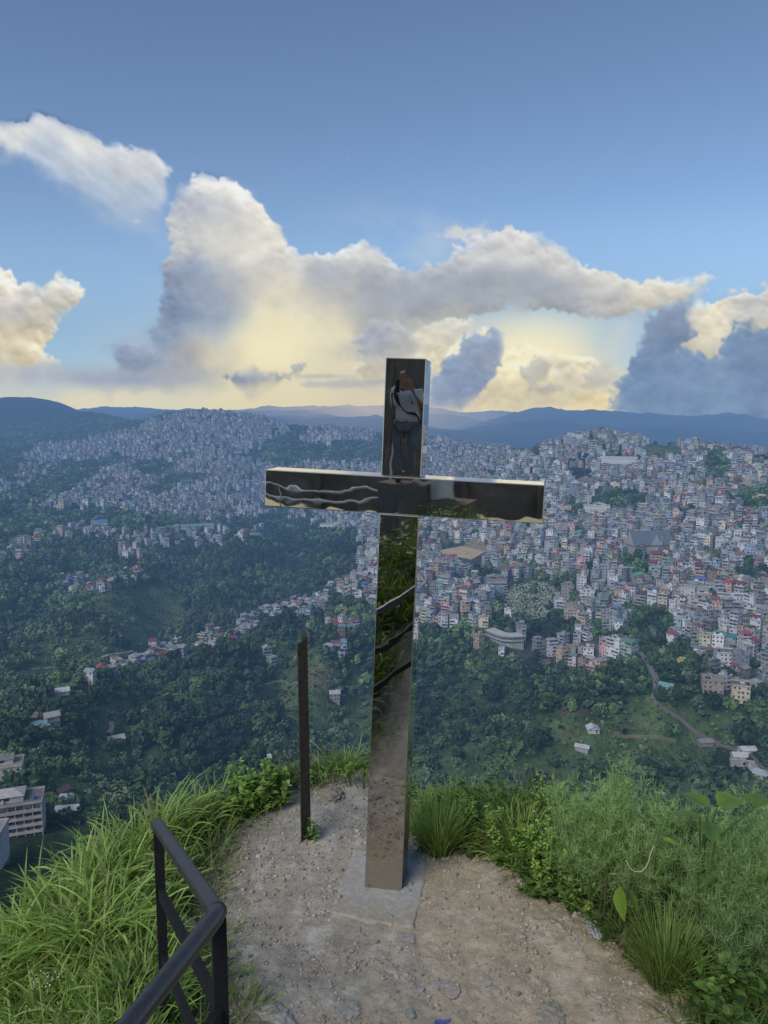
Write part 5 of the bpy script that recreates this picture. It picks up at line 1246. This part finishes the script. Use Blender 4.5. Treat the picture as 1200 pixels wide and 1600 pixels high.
def blades(mb, p, L, W, az_, lean, curl, cb, ct, rg, seg=6, fold=.25):
    """arching strips: p roots (n,3); lean = start angle from vertical; curl = how much further it bends"""
    n = len(p); t = np.linspace(0, 1, seg + 1)
    ang = lean[:, None] + curl[:, None] * t[None] ** 1.4
    ds = (L / seg)[:, None]
    hx = np.cumsum(np.sin(ang) * ds, 1) - np.sin(ang[:, :1]) * ds; hz = np.cumsum(np.cos(ang) * ds, 1) - np.cos(ang[:, :1]) * ds
    ca, sa = np.cos(az_)[:, None], np.sin(az_)[:, None]
    side = .05 * L[:, None] * (t[None] ** 2) * rg.normal(0, 1, (n, 1))
    cx = p[:, :1] + hx * ca - side * sa; cy = p[:, 1:2] + hx * sa + side * ca; cz = p[:, 2:3] + hz
    w = W[:, None] * .5 * np.minimum(1, .45 + 2.2 * t)[None] * np.sqrt(np.clip(1 - t ** 2.2, 0, 1))[None] + .0003
    tw = rg.normal(0, .5, (n, 1)) + .6 * t[None] * rg.normal(0, 1, (n, 1))
    ux, uy, uz = -sa * np.cos(tw), ca * np.cos(tw), np.sin(tw)
    A = np.stack([cx - ux*w, cy - uy*w, cz - uz*w], -1); B = np.stack([cx + ux*w, cy + uy*w, cz + uz*w], -1)
    P = np.stack([A, B], 2).reshape(n, -1, 3)
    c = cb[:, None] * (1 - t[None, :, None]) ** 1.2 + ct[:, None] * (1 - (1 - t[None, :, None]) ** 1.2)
    C = np.repeat(c, 2, axis=1)
    k = np.arange(seg)[:, None] * 2; f = np.concatenate([k, k + 1, k + 3, k + 2], 1)
    Fq = (f[None] + (np.arange(n) * 2 * (seg + 1))[:, None, None]).reshape(-1, 4)
    mb.add(P.reshape(-1, 3), Fq, C.reshape(-1, 3))
def leaves(mb, p, d, L, W, c, rg, droop=.5, fold=.25):
    """ovate leaves: base p, direction d (n,3)"""
    n = len(p); d = d / (np.linalg.norm(d, axis=1)[:, None] + 1e-9)
    up = np.array([0, 0, 1.0]) + rg.normal(0, .35, (n, 3)); s = np.cross(d, up); s /= np.linalg.norm(s, axis=1)[:, None] + 1e-9; nr = np.cross(s, d)
    T = np.array([0, .18, .42, .7, 1.0]); Wd = np.array([.06, .72, 1.0, .68, .02])
    rows = []
    for t, w in zip(T, Wd):
        mid = p + d * (L * t)[:, None] - nr * (L * droop * t * t * .6)[:, None]
        e = s * (W * w * .5)[:, None]; lift = nr * (W * w * fold * .5)[:, None]
        rows += [mid - e + lift, mid, mid + e + lift]
    P = np.stack(rows, 1).reshape(-1, 3); f = []
    for r in range(4):
        a = r * 3; f += [[a, a+1, a+4, a+3], [a+1, a+2, a+5, a+4]]
    Fq = (np.array(f)[None] + (np.arange(n) * 15)[:, None, None]).reshape(-1, 4)
    cv = np.repeat(c[:, None], 15, 1); cv = cv * np.tile(np.array([.95, .8, .95]), 5)[None, :, None]
    mb.add(P, Fq, cv.reshape(-1, 3))
def gcol(n, rg, a=(.105,.185,.048), b=(.44,.64,.19), lo=0., hi=1.):
    t = rg.uniform(lo, hi, n)[:, None]; return (np.array(a) * (1 - t) + np.array(b) * t) * rg.uniform(.8, 1.2, (n, 1))

# --- meadow grass on both banks (stuff)
rg = np.random.default_rng(77); gm = MB()
def sward(n, x0, x1, y0, y1, test, Lr, Wr, lo, hi, leanr=(.05, .5), curlr=(.3, 1.5), base=(.065,.125,.03), clump=.10, per=26):
    m = 0
    while m < n:
        cx, cy = rg.uniform(x0, x1, 200), rg.uniform(y0, y1, 200)
        ok = test(cx, cy)
        for x, y in zip(cx[ok], cy[ok]):
            k = int(rg.integers(per // 2, per)); r = clump * np.sqrt(rg.random(k)); a = rg.uniform(0, 6.283, k)
            px_, py_ = x + r * np.cos(a), y + r * np.sin(a); z = ground_z(px_, py_, False) - .015
            sc = rg.uniform(.7, 1.15); L = rg.uniform(*Lr, k) * sc; W = rg.uniform(*Wr, k)
            tone = np.clip(rg.normal(.55, .2), 0, 1)
            ct = gcol(k, rg, lo=max(0, (lo + tone * (hi - lo)) - .18), hi=min(1, lo + tone * (hi - lo) + .18))
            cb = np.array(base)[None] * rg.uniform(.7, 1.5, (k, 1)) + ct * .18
            dry = rg.random(k) < .085; ct[dry] = np.array([.30, .25, .12]) * rg.uniform(.7, 1.1, (dry.sum(), 1))
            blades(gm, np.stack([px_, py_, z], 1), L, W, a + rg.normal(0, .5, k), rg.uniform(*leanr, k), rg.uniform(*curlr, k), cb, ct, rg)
            m += k
            if m >= n: break
sdP = lambda x, y: poly_sd(x, y, PATH)
def lim(x, y): return (np.hypot(x * .92, y) < np.where(x > .14, 4.62, 5.25)) & (y < np.where(x < -.5, 5.25 + 1.35 * (x + .5), 9))
def left_bank(x, y): s = sdP(x, y); return (s < -.16) & (x < -.25) & lim(x, y)
sward(19500, -3.1, -.4, 1.5, 5.1, lambda x, y: left_bank(x, y) & (sdP(x, y) < -.28) & ~((np.hypot(x + .72, y - 4.55) < .3)), (.12, .33), (.0035, .0105), .3, 1.0, (.03, .6), (.4, 1.9))
sward(1500, -2.6, -.9, 3.1, 4.6, lambda x, y: left_bank(x, y) & (sdP(x, y) < -.45), (.28, .46), (.008, .014), .55, 1.0, (.02, .35), (.7, 2.0), per=10)
sward(3400, -1.8, -.3, 2.0, 5.0, lambda x, y: (sdP(x, y) < .0) & (sdP(x, y) > -.40) & (x < 0) & lim(x, y), (.06, .20), (.003, .007), .1, .7, (.2, .9), (.2, 1.2), per=18)
sward(2600, -1.6, -.72, -2.5, 1.6, lambda x, y: sdP(x, y) < -.02, (.3, .6), (.006, .012), .0, .12, base=(.03,.06,.018))
# right bank
def right_bank(x, y): return (sdP(x, y) < -.05) & (x > .1) & lim(x, y)
sward(4200, .12, 1.0, 3.6, 4.9, lambda x, y: right_bank(x, y) & (y > 3.75) & (y < 4.75), (.08, .20), (.003, .008), .4, 1.0, (.05, .8), (.3, 1.8))
sward(3600, .5, 2.6, 2.2, 4.6, lambda x, y: right_bank(x, y) & (sdP(x, y) > -.5), (.08, .26), (.004, .008), .0, .5, (.2, .9), (.3, 1.3))
sward(900, .8, 3.0, 2.0, 3.6, lambda x, y: right_bank(x, y) & (sdP(x, y) < -.2), (.15, .34), (.005, .009), .0, .45)
sward(1800, .6, 2.8, 3.3, 4.9, lambda x, y: right_bank(x, y) & (sdP(x, y) < -.35), (.10, .26), (.004, .008), .0, .4)
# the far lip
sward(700, -.45, .2, 4.7, 5.2, lambda x, y: (sdP(x, y) < .02), (.10, .28), (.004, .008), .2, .7, per=14)
tag(gm.build('grass', m_grass), 'long arching green grass covering both banks of the lookout', 'grass', kind='stuff')

# --- low leafy undergrowth (stuff)
um = MB(); rg = np.random.default_rng(78)
def under(n, x0, x1, y0, y1, test, h=(.02, .22), L=(.025, .06), lo=0., hi=.5):
    x, y = rg.uniform(x0, x1, n * 6), rg.uniform(y0, y1, n * 6); ok = np.nonzero(test(x, y))[0][:n]; x, y = x[ok], y[ok]; k = len(x)
    z = ground_z(x, y, False) + rg.uniform(*h, k) * (.4 + .6 * rg.random(k))
    a = rg.uniform(0, 6.283, k); d = np.stack([np.cos(a), np.sin(a), rg.uniform(-.3, .5, k)], 1); l = rg.uniform(*L, k)
    leaves(um, np.stack([x, y, z], 1), d, l, l * rg.uniform(.4, .75, k), gcol(k, rg, (.045,.095,.032), (.20,.36,.08), lo, hi), rg)
under(4800, .45, 3.2, 2.0, 4.9, lambda x, y: right_bank(x, y), (.0, .20), lo=.0, hi=.45)
under(2600, -3.0, -.3, 1.8, 5.1, lambda x, y: left_bank(x, y), (.0, .18), lo=.05, hi=.5)
under(900, .1, 1.6, 3.1, 4.6, lambda x, y: (sdP(x, y) < .02) & (sdP(x, y) > -.25) & (x > .2), (.0, .07), (.03, .06), .0, .25)
under(500, -1.3, -.3, 2.2, 5.0, lambda x, y: (sdP(x, y) < .02) & (sdP(x, y) > -.22) & (x < 0), (.0, .05), (.015, .035), .0, .5)
under(1600, -3.2, -1.0, -2.2, 1.6, lambda x, y: sdP(x, y) < -.1, (.1, .6), (.05, .11), lo=.0, hi=.12)
under(500, -.6, .3, 4.75, 5.2, lambda x, y: sdP(x, y) < .03, (.0, .12), (.02, .05), .1, .6)
tag(um.build('undergrowth', m_leaf), 'low tangled leafy weeds filling the banks under the taller plants', 'undergrowth', kind='stuff')

# --- single grass tufts
def tuft(px, py, n, Lr, Wr, spread, lo, hi, lab, lean=(.02, .45), curl=(.1, .8)):
    p = gpt(px, py); rg = np.random.default_rng(int(px * 7 + py)); b = MB()
    r = spread * np.sqrt(rg.random(n)); a = rg.uniform(0, 6.283, n)
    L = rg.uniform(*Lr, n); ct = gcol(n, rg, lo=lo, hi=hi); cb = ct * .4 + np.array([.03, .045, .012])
    dry = rg.random(n) < .06; ct[dry] = (.28, .24, .12)
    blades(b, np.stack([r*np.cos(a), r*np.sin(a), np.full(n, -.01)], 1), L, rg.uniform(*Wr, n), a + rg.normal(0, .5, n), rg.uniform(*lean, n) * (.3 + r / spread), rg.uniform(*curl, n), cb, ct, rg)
    o = b.build('grass_tuft', m_grass); o.location = p; tag(o, lab, 'grass tuft', 'separate grass tufts at the path edge')
tuft(686, 1332, 420, (.16, .34), (.003, .006), .06, .35, .85, 'fine upright grass tuft beside the right corner of the concrete pad')
tuft(1040, 1538, 520, (.18, .36), (.003, .0055), .07, .15, .65, 'big dark green grass tuft at the right path edge below the feathery plants')
tuft(650, 1300, 160, (.08, .2), (.003, .005), .05, .3, .8, 'small grass tuft tight behind the right side of the cross')
tuft(385, 1580, 110, (.06, .14), (.003, .006), .08, .2, .5, 'low trampled grass tuft at the bottom left by the broad rock', (.5, 1.2))
tuft(815, 1330, 240, (.14, .30), (.004, .007), .07, .3, .8, 'grass tuft between the leafy herbs and the dirt on the right', (.1, .7))

# --- leafy herbs
def herb(name, px, py, H, Rr, nst, nl, Ll, lo, hi, lab, cat, wl=.55, a=(.085,.17,.045), b_=(.38,.60,.14), spire=False, flowers=0, dz=0., top=1.0):
    p = gpt(px, py); p.z += dz; rg = np.random.default_rng(int(px * 13 + py * 3)); root = tag(empty(name, p), lab, cat)
    s = MB(); f = MB(); fl = MB()
    for k in range(nst):
        aa = rg.uniform(0, 6.283); rr = Rr * math.sqrt(rg.random()); hh = H * rg.uniform(.6, 1.0) * (1 - .35 * rr / max(Rr, 1e-3))
        base = Vector((rr * .35 * math.cos(aa), rr * .35 * math.sin(aa), -.03)); tip = Vector((rr * math.cos(aa), rr * math.sin(aa), hh))
        mid = base.lerp(tip, .5) + Vector((rg.normal(0, .02), rg.normal(0, .02), .03))
        pts = [base.lerp(mid, t).lerp(mid.lerp(tip, t), t) for t in np.linspace(0, 1, 6)]
        s.tube(pts, [.0035, .003, .0028, .0024, .002, .001], 5, (.06, .09, .03), caps=False)
        n = int(nl / nst); t = rg.uniform(.12 if not spire else .25, 1.0, n) ** (.8 if not spire else .6)
        P = np.array([list(base.lerp(mid, v).lerp(mid.lerp(tip, v), v)) for v in t])
        an = np.arange(n) * 2.4 + rg.uniform(0, .6, n)
        d = np.stack([np.cos(an), np.sin(an), rg.uniform(-.1, .9, n) * (.5 + t)], 1)
        l = Ll * rg.uniform(.6, 1.15, n) * (1.15 - .65 * t) * (1.0 if not spire else .9)
        leaves(f, P, d, l, l * wl * rg.uniform(.8, 1.2, n), gcol(n, rg, a, b_, lo, hi) * (.75 + .45 * t)[:, None], rg)
        for q in range(flowers):
            c_ = np.array(tip) + rg.normal(0, .012, 3); v, fc_ = ico(0); fl.add(v * rg.uniform(.0025, .0045) + c_, fc_, (.62, .62, .58))
    s.build('stem', m_stem, root); f.build('foliage', m_leaf, root)
    if flowers: fl.build('flower', m_stem, root)
    return root
herb('leafy_bush', 415, 1262, .34, .20, 22, 620, .075, .25, .8, 'leafy green bush behind the path left of the rusty post', 'bush', .62)
herb('leafy_bush', 375, 1272, .24, .13, 10, 260, .06, .25, .8, 'lower lobe of leaves joining the bush to the grass bank', 'bush', .6)
for px, py, H, lab in ((341, 1262, .52, 'tall thin leafy weed rising over the grass left of the bush'), (312, 1276, .42, 'shorter thin weed left of the tallest one'), (372, 1256, .44, 'thin weed with pointed leaves standing up out of the bush'), (290, 1284, .36, 'thin weed at the outer end of the weed row on the left')):
    herb('tall_weed', px, py, H, .05, 4, 110, .065, .45, 1.0, lab, 'weed', .30, spire=True)
for px, py, H, lab in ((520, 1226, .22, 'slim weed at the far lip midway between post and cross'), (548, 1228, .26, 'slim weed at the far lip next to the cross'), (494, 1232, .18, 'small weed at the far lip just right of the post'), (566, 1232, .20, 'weed leaning against the left side of the cross')):
    herb('tall_weed', px, py, H, .06, 4, 70, .055, .25, .8, lab, 'weed', .32, spire=True)
for px, py, H, n, lab, lo in ((722, 1306, .31, 240, 'upright pale-leaved weed behind the pad tuft on the right', .5), (668, 1296, .25, 170, 'brownish thin weed close to the right side of the cross', .2), (772, 1312, .26, 260, 'bright weed in the middle of the right grass bank', .55)):
    herb('tall_weed', px, py, H, .09, 6, n, .055, lo, min(1, lo + .5), lab, 'weed', .30, spire=True)
for px, py, H, r, n, lab, lo in ((832, 1352, .34, .15, 520, 'yellow-green small-leaved herb bush, leftmost of the right bank', .5), (868, 1392, .36, .16, 560, 'yellow-green herb bush beside the feathery plants', .45), (800, 1340, .26, .13, 360, 'low bright herb behind the dirt edge on the right', .45), (905, 1418, .26, .14, 360, 'low green herb under the first feathery plant', .2), (850, 1300, .46, .12, 300, 'tall airy herb with fine sprigs standing against the valley', .45)):
    herb('leafy_herb', px, py, H, r, 16, n, .042, lo, min(1, lo + .5), lab, 'herb', .5)
herb('broadleaf_weed', 842, 1392, .08, .14, 8, 60, .075, 0., .2, 'dark broad-leaved creeping weed on the dirt edge', 'weed', .7)
herb('broadleaf_weed', 800, 1350, .07, .12, 7, 50, .06, 0., .25, 'dark creeping weed behind the first one nearer the cross', 'weed', .7)
herb('broadleaf_weed', 480, 1312, .16, .045, 7, 46, .05, .2, .6, 'small green weed growing up round the foot of the rusty post', 'weed', .55)
herb('flowering_weed', 82, 1590, .22, .12, 9, 150, .05, .15, .5, 'white-flowered weed in the bottom left corner grass', 'weed', .5, flowers=9)
herb('flowering_weed', 20, 1545, .26, .10, 6, 110, .05, .15, .5, 'white-flowered weed at the left edge of the photo', 'weed', .5, flowers=5)
herb('flowering_weed', 1120, 1420, .40, .14, 8, 140, .05, .1, .4, 'white-flowered weed among the feathery plants on the right', 'weed', .45, flowers=7)
herb('broadleaf_weed', 1120, 1592, .22, .20, 12, 150, .085, 0., .25, 'dark broad-leaved weed in the bottom right corner', 'weed', .6)
herb('broadleaf_weed', 1180, 1580, .28, .18, 12, 150, .085, 0., .25, 'dark broad-leaved weed at the right edge near the bottom', 'weed', .6)
# broad single leaves
def big_leaf_plant(px, py, H, specs, lab):
    p = gpt(px, py); root = tag(empty('broad_leaf_plant', p), lab, 'plant'); s = MB(); f = MB(); rg = np.random.default_rng(int(px))
    for (lx, ly, dep, L, W, az_, dz, c_) in specs:
        q = at_depth(lx, ly, dep) - p
        s.tube([Vector((0, 0, 0)), Vector((q.x * .3, q.y * .3, q.z * .7)), q], [.005, .004, .002], 6, (.10, .16, .05), caps=False)
        leaves(f, np.array([q]), np.array([[math.cos(az_), math.sin(az_), dz]]), np.array([L]), np.array([W]), np.array([c_]), rg, .35, .2)
    s.build('stem', m_stem, root); f.build('foliage', m_leaf, root)
big_leaf_plant(1085, 1500, .8, [(1094,1276,3.0,.12,.105,3.0,.15,(.17,.29,.07)), (1108,1262,3.0,.12,.10,2.2,.3,(.16,.28,.07)), (1122,1258,3.05,.12,.10,.4,.2,(.19,.31,.07)), (1106,1284,3.0,.09,.08,4.6,-.3,(.10,.20,.06)), (1180,1262,2.9,.11,.085,1.0,.3,(.14,.25,.06))], 'plant with large rounded pale leaves above the feathery plants at right')
big_leaf_plant(968, 1460, .5, [(970,1385,3.2,.13,.085,4.4,-1.6,(.20,.33,.05)), (982,1392,3.25,.09,.06,5.2,-.8,(.15,.26,.05)), (1036,1312,3.25,.07,.04,-.1,-.1,(.34,.42,.06))], 'plant with one big hanging yellow-green leaf under the feathery plants')
b = MB(); pts = [at_depth(x, y, 3.12) for x, y in ((978, 1344), (984, 1356), (992, 1362), (1002, 1362), (1010, 1354), (1014, 1344), (1017, 1332), (1022, 1321))]
o0 = pts[0].copy(); b.tube([p - o0 for p in pts], .0019, 6, (.50, .46, .34)); o = b.build('dry_tendril', m_stem, smooth=True); o.location = o0
tag(o, 'pale dry curling tendril caught in the feathery plant', 'tendril')
# --- feathery dog-fennel-like plants
def feather(px, py, H, W, lab, tone=.5):
    p = gpt(px, py); rg = np.random.default_rng(int(px * 3 + py)); root = tag(empty('feathery_plant', p), lab, 'feathery plant', 'feathery green plants on the right bank')
    s = MB(); f = MB()
    for q in range(3):
        aa = rg.uniform(0, 6.283); off = Vector((math.cos(aa), math.sin(aa), 0)) * (0 if q == 0 else rg.uniform(.03, .07)); Hq = H * (1 if q == 0 else rg.uniform(.68, .95))
        lean = Vector((rg.normal(0, .12), rg.normal(0, .12), 0)) + off * 1.3
        axf = lambda t: off + lean * (Hq * t * t) + Vector((0, 0, -.02 + Hq * t))
        s.tube([axf(t) for t in np.linspace(0, 1, 8)], list(np.linspace(.005, .0012, 8)), 5, (.07, .085, .035), caps=False)
        nbr = 24
        for k in range(nbr):
            t = .16 + .84 * (k / nbr) ** .85; t0 = axf(t); a = k * 2.4 + rg.normal(0, .4)
            bl = W * (1.0 - .62 * t) * rg.uniform(.75, 1.25) + .03; el = .35 + .55 * t + rg.normal(0, .2)
            d = Vector((math.cos(a) * math.cos(el), math.sin(a) * math.cos(el), math.sin(el))); tip = t0 + d * bl + Vector((0, 0, .03 * bl / .1))
            s.tube([t0, t0 + d * bl * .55, tip], [.0014, .0011, .0006], 4, (.10, .16, .055), caps=False)
            n = 42; u = rg.uniform(.05, 1.0, n); P = np.array(t0)[None] + np.array(tip - t0)[None] * u[:, None]
            az_ = rg.uniform(0, 6.283, n); L = rg.uniform(.022, .055, n) * (1.1 - .35 * t)
            ln = rg.uniform(.25, 1.9, n); ct = gcol(n, rg, (.20,.34,.16), (.50,.72,.33), max(0, tone - .35 + .3 * t), min(1, tone + .05 + .35 * t))
            blades(f, P, L, np.full(n, .0014), az_, ln, rg.uniform(-.5, .2, n), ct * .85, ct, rg, seg=2)
    s.build('stem', m_stem, root); f.build('foliage', m_fen, root)
FE = [(918,1432,.66,.15,'feathery plant at the left of its group, in front of the herbs',.5), (948,1428,.74,.16,'tallest feathery plant of the left group',.55), (985,1440,.70,.16,'feathery plant in the middle of the left group behind the tendril',.5), (1016,1436,.68,.14,'rightmost feathery plant of the left group',.45),
      (900,1402,.58,.13,'low feathery plant behind the leftmost one',.45), (960,1392,.62,.14,'feathery plant at the back of the left group',.5), (1090,1508,.60,.17,'feathery plant right of the gap, standing by the tuft',.35), (1128,1522,.66,.19,'wide dark feathery plant in the right group',.3), (1165,1512,.72,.18,'feathery plant near the right edge of the photo',.35), (1196,1500,.80,.18,'tall feathery plant cut by the right edge',.45),
      (1110,1462,.64,.16,'feathery plant behind the wide dark one',.4), (1155,1448,.74,.16,'tall feathery plant under the big pale leaves',.45), (1200,1440,.82,.16,'tallest feathery plant at the right edge',.5), (1185,1558,.62,.18,'nearest feathery plant at the right edge',.25)]
for px, py, H, W, lab, tn in FE: feather(px, py, H * (.97 if px < 1050 else .90), W * 1.1, lab, tone=min(1, tn + .15))
# ------------------------------------------------------------------ behind the photographer: what the polished steel mirrors
mirN = (crossM.to_3x3() @ Vector((0, -1, 0))).normalized(); mirP = crossM @ Vector((0, 0, 0))
def refl(px, py, y):
    """the place on the plane at depth y behind the lookout that the steel face shows at a photo point"""
    C = Vector((0, 0, CZ)); d = Vector(ray(px, py)); t = (mirP - C).dot(mirN) / d.dot(mirN); q = C + d * t
    r = d - mirN * (2 * d.dot(mirN)); s_ = (y - q.y) / r.y
    return q + r * s_
m_wall, nt, out = newmat('stained_wall'); oc_ = coords(nt)
nt.links.new(principled(nt, ramp(nt, noise(nt, oc_, 1.6, 7, .7), [(.3, (.14, .115, .09)), (.55, (.25, .205, .16)), (.75, (.40, .34, .28))]), .85, spec=.2), out.inputs[0])
WY = -9.0
b = MB(); b.box(-12, 2.6, WY - .25, WY, .3, 5.0, (1, 1, 1))
for x in np.arange(-11.6, 2.5, 1.7): b.box(x, x + .16, WY, WY + .10, .3, 5.0, (1, 1, 1))
tag(b.build('retaining_wall', m_wall), 'dark brown stained wall mirrored in the polished face of the cross', 'wall')
m_white, nt, out = newmat('white_enamel'); nt.links.new(principled(nt, (.80, .79, .74), .35), out.inputs[0])
m_pipe, nt, out = newmat('pale_metal'); nt.links.new(principled(nt, (.86, .84, .77), .35, 0.0, .5), out.inputs[0])
for pts, lab in (([(405,757),(440,762),(480,768),(520,769),(560,766),(592,770),(614,775)], 'upper white pipe running low along the ground, mirrored in the left arm'),
                 ([(405,780),(440,784),(480,785),(530,784),(580,783),(612,785),(632,795),(665,798),(700,801)], 'lower white pipe along the ground, mirrored across both arms'),
                 ([(613,775),(612,752),(616,715),(621,680),(624,640),(625,622)], 'upright white pipe beside the person, mirrored above the crossing')):
    P = [refl(x, y, -4.45) for x, y in pts]; b = MB(); o0 = P[0].copy(); b.tube([p - o0 for p in P], .020, 8); o = b.build('white_pipe', m_pipe, smooth=True); o.location = o0; tag(o, lab, 'pipe')
    for q_ in (P[1], P[-2]):
        if abs(P[0].z - P[-1].z) < .6:
            gq = float(ground_z(q_.x, q_.y)); sb = MB(); sb.tube([q_ - o0 + Vector((0, 0, -.02)), Vector((q_.x - o0.x, q_.y - o0.y, gq - .1 - o0.z))], .014, 6); sb.build('support', m_pipe, o)
# ribbed white planter
q = refl(685, 781, -4.0); b = MB(); n = 40; prof_ = [(.02, 0), (.17, 0), (.19, .02), (.21, .30), (.22, .33), (.19, .33), (.18, .28), (.02, .27)]
V = []
for r, z in prof_:
    for j in range(n): 
        rr_ = r * (1 + (.025 if j % 2 and .03 < z < .31 and r > .18 else 0)); V.append((rr_ * math.cos(2*math.pi*j/n), rr_ * math.sin(2*math.pi*j/n), z))
fs = [[i*n + j, i*n + (j+1) % n, (i+1)*n + (j+1) % n, (i+1)*n + j] for i in range(len(prof_)-1) for j in range(n)]
b.add(V, fs); o = b.build('ribbed_planter', m_white); o.location = (q.x, q.y, q.z); tag(o, 'white ribbed planter mirrored in the right arm of the cross', 'planter')
b = MB(); b.box(-.5, .5, -.4, .4, -1.2, -.002, (.1,.09,.08)); o = b.build('stone_block', m_wall); o.location = (q.x, q.y, q.z); tag(o, 'dark block under the white planter, mirrored in the right arm', 'block')
# the person standing there
hp = refl(636, 573, -4.0); gz0 = float(ground_z(hp.x, hp.y)); Hp = 1.76; fz = hp.z - Hp
b = MB(); b.box(-.36, .36, -.36, .36, gz0 - .4 - fz, 0, (.2, .19, .17)); o = b.build('concrete_step', m_conc); o.location = (hp.x, hp.y, fz); tag(o, 'raised concrete step the mirrored person stands on', 'step')
def skin(name, mat, chains, parent, sub=2):
    V = []; E = []; Rr = []; idx = {}
    for ch in chains:
        prev = None
        for (x, y, z, r) in ch:
            k = (round(x, 3), round(y, 3), round(z, 3))
            if k not in idx: idx[k] = len(V); V.append((x, y, z)); Rr.append(r)
            if prev is not None and prev != idx[k]: E.append((prev, idx[k]))
            prev = idx[k]
    me = bpy.data.meshes.new(name); me.from_pydata(V, E, []); o = bpy.data.objects.new(name, me); col.objects.link(o); me.materials.append(mat)
    md = o.modifiers.new('skin', 'SKIN'); md.use_smooth_shade = True
    sv = me.skin_vertices[0].data if me.skin_vertices else None
    if sv is None:
        import bmesh
        bm_ = bmesh.new(); bm_.from_mesh(me); bm_.verts.layers.skin.verify(); bm_.to_mesh(me); bm_.free(); sv = me.skin_vertices[0].data
    for i, r in enumerate(Rr): sv[i].radius = (r if np.isscalar(r) else r[0], r if np.isscalar(r) else r[1]); sv[i].use_root = (i == 0)
    s_ = o.modifiers.new('smooth', 'SUBSURF'); s_.levels = s_.render_levels = sub
    if parent is not None: o.parent = parent
    return o
def plain(name, c, rough=.7):
    m, nt, out = newmat(name); nt.links.new(principled(nt, mixc(nt, 1.0, c, ramp(nt, noise(nt, coords(nt), 9, 4), [(.3, .8), (.7, 1.1)]), 'MULTIPLY'), rough, spec=.25), out.inputs[0]); return m
m_skin, m_shirt, m_trou, m_hair, m_shoe = plain('skin', (.36,.22,.15), .55), plain('white_shirt', (.66,.67,.66)), plain('grey_trousers', (.16,.17,.19)), plain('black_hair', (.015,.013,.012), .5), plain('dark_shoe', (.03,.04,.06))
per = empty('person', (hp.x, hp.y, fz), R(-12) + math.pi)   # faces the cross
def hand(w, d, side):
    out_ = []; w = Vector(w); d = Vector(d).normalized(); sidev = Vector((side, 0, 0)); sp = d.cross(Vector((0, 0, 1))).normalized() if abs(d.z) < .9 else Vector((0, 1, 0))
    palm = w + d * .085
    for k, (o_, L) in enumerate(((-.028, .062), (-.010, .074), (.010, .070), (.028, .055))):
        a = palm + sp * o_; c = a + d * (L * .5) + Vector((0, 0, -.008)); e = a + d * L + Vector((0, 0, -.024))
        out_.append([(*w, .024), (*palm, .030), (*a, .011), (*c, .009), (*e, .007)])
    t = w + d * .03 + sp * (-.035 * side); out_.append([(*w, .024), (*t, .012), (*(t + d * .035 + sp * (-.012 * side)), .009)])
    return out_
eh = Hp
body = [[(0, 0, .93, (.13, .09)), (0, 0, 1.12, (.125, .085)), (0, .01, 1.32, (.15, .095)), (0, 0, 1.42, (.07, .06)), (0, -.01, 1.49, (.052, .055)), (0, -.02, 1.57, (.07, .085)), (0, -.015, 1.64, (.07, .085)), (0, 0, 1.68, (.045, .05))],
        [(0, -.02, 1.57, (.07, .085)), (0, -.115, 1.565, .012)]]
wr_l, wr_r = (.13, -.36, 1.30), (-.10, -.38, 1.36)
for s_, w_ in ((1, wr_l), (-1, wr_r)):
    body.append([(0, 0, 1.42, (.07, .06)), (.17*s_, 0, 1.39, .055), (.225*s_, -.03, 1.12, .040), (*w_, .026)])
    body += hand(w_, (-.25*s_, -.6, .35), s_)
    body.append([(0, 0, .93, (.13, .09)), (.095*s_, 0, .86, .082), (.10*s_, -.015, .49, .055), (.105*s_, .01, .09, .036), (.11*s_, -.12, .035, .030)])
bd = skin('body', m_skin, body, per)
skin('shirt', m_shirt, [[(0, 0, .84, (.175, .125)), (0, 0, 1.10, (.16, .115)), (0, .005, 1.32, (.178, .118)), (0, 0, 1.43, (.085, .075))], [(0, .005, 1.32, (.178, .118)), (.175, 0, 1.385, .075), (.222, -.025, 1.15, .066)], [(0, .005, 1.32, (.178, .118)), (-.175, 0, 1.385, .075), (-.222, -.025, 1.15, .066)]], per)
skin('trousers', m_trou, [[(0, 0, .92, (.16, .115)), (.098, 0, .84, .098), (.103, -.012, .49, .076), (.106, .01, .11, .062)], [(0, 0, .92, (.16, .115)), (-.098, 0, .84, .098), (-.103, -.012, .49, .076), (-.106, .01, .11, .062)]], per)
for s_ in (1, -1): skin('shoe', m_shoe, [[(.108*s_, .05, .045, .04), (.112*s_, -.06, .04, .042), (.116*s_, -.15, .032, .032)]], per)
skin('hair', m_hair, [[(0, .03, 1.60, (.078, .075)), (0, .015, 1.66, (.080, .088)), (0, 0, 1.70, (.05, .06))]], per)
b = MB()
for s_ in (1, -1): v, f = ico(1); b.add(v * .012 + np.array([.03*s_, -.095, 1.60]), f); 
b.build('eye', m_hair, per)
b = MB(); b.tube([(.14, -.02, 1.42), (.05, -.135, 1.28), (-.08, -.15, 1.08), (-.18, -.06, .90)], .016, 6); b.build('bag_strap', m_hair, per)
b = MB(); b.box(-.04, .04, -.006, .006, -.075, .075, (1, 1, 1), Matrix.Translation((.01, -.46, 1.42)) @ Matrix.Rotation(R(-15), 4, 'X')); o = b.build('phone', m_hair); o.matrix_world = Matrix.Translation((hp.x, hp.y, fz)) @ Matrix.Rotation(R(-12) + math.pi, 4, 'Z')
tag(o, 'dark phone held up by the person mirrored in the cross', 'phone')
tag(per, 'person in white shirt, grey trousers and black strap mirrored at the cross top', 'person')
